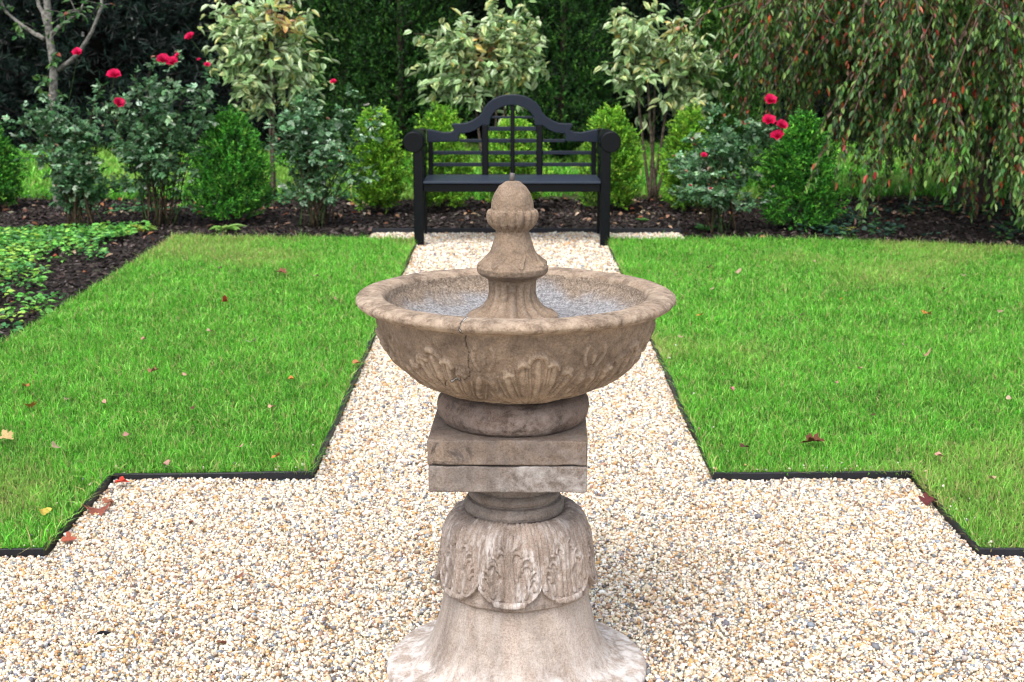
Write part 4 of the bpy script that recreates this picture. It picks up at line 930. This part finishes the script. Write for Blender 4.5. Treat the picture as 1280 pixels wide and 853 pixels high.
fallen('brown red lobed leaf on the gravel beside the left edging', 124, 640, .085, (.28, .09, .06), .018, 7)
fallen('small brown leaf on the gravel below the red one', 136, 630, .05, (.3, .12, .07), .018, 5)
fallen('reddish leaf at the outer corner of the left edging on gravel', 86, 676, .045, (.36, .1, .06), .018, 5)
for (u, v) in ((85, 500), (130, 505), (232, 470), (207, 582), (300, 560), (70, 560), (240, 512), (160, 545), (340, 510), (262, 415), (180, 425), (275, 336), (395, 346), (420, 375), (364, 475)):
    fallen('small brown leaf lying in the grass of the left lawn', u, v, rng.uniform(.028, .042), pick(1, [TN, PK, DB, OR], [3, 2, 2, 1])[0], zg, group='small leaves on the left lawn')
for (u, v) in ((875, 395), (890, 362), (853, 422), (1045, 480), (1130, 432), (1075, 462), (1262, 500), (1250, 390), (1205, 345), (1180, 362), (1050, 375), (900, 350), (1000, 395), (1018, 328), (1240, 600), (1090, 520), (930, 560)):
    fallen('small brown leaf lying in the grass of the right lawn', u, v, rng.uniform(.026, .04), pick(1, [TN, PK, DB, OR], [3, 2, 2, 1])[0], zg, group='small leaves on the right lawn')
for (u, v, lab) in ((300, 722, 'thin brown leaf on the gravel left of the fountain'), (276, 806, 'curled brown leaf on the gravel at lower left'), (240, 655, 'brown leaf sliver on the gravel below the left edging corner')):
    fallen(lab, u, v, .03, (.25, .11, .07), .016)
mb = MB(); p = G(130, 800); tube(mb, [(-.018, 0, .016), (-.006, .002, .018), (.008, -.001, .018), (.018, .003, .016)], [.003, .0065, .006, .003], 8, (.012, .012, .016)); o = mb.build('twig', M_bark, None, True, p); tag(o, 'short black twig on the gravel at lower left', 'twig')

# ------------------------------------------------------------------ light, camera, output
w = bpy.data.worlds.new('World'); SC.world = w; w.use_nodes = True; nt = w.node_tree
EL, AZ = math.radians(58), math.radians(200)                      # high soft sun behind the camera's left shoulder
sky = N(nt, 'ShaderNodeTexSky', sky_type='NISHITA', sun_disc=False, sun_elevation=EL, sun_rotation=AZ, dust_density=3.0, air_density=1.0)
hs = N(nt, 'ShaderNodeHueSaturation', Saturation=.45); nt.links.new(sky.outputs[0], hs.inputs['Color'])
bg = nt.nodes['Background']; bg.inputs['Strength'].default_value = .15; nt.links.new(hs.outputs[0], bg.inputs['Color'])
sd = bpy.data.lights.new('sun', 'SUN'); sd.energy = .95; sd.angle = math.radians(40); sd.color = (1, .96, .9)
so = bpy.data.objects.new('sun', sd); COL.objects.link(so)
v = Vector((math.sin(AZ) * math.cos(EL), math.cos(AZ) * math.cos(EL), math.sin(EL)))
so.rotation_euler = v.to_track_quat('Z', 'Y').to_euler(); so.location = (-3, -4, 9)
cd = bpy.data.cameras.new('camera'); cam = bpy.data.objects.new('camera', cd); COL.objects.link(cam); SC.camera = cam
cd.sensor_width = 36; cd.lens = F / 1280 * 36; cd.clip_end = 300; cd.clip_start = .05
cam.location = (0, 0, H); cam.rotation_euler = (PI / 2 - TH, 0, 0)
cd.dof.use_dof = True; cd.dof.focus_distance = 3.25; cd.dof.aperture_fstop = 9
SC.view_settings.view_transform = 'Standard'; SC.view_settings.look = 'None'; SC.view_settings.gamma = 1; SC.view_settings.exposure = 1.12
SC.render.engine = 'CYCLES'; SC.cycles.use_denoising = True; SC.cycles.max_bounces = 6; SC.cycles.diffuse_bounces = 4; SC.cycles.transmission_bounces = 3
SC.render.film_transparent = False; SC.cycles.filter_width = 1.1
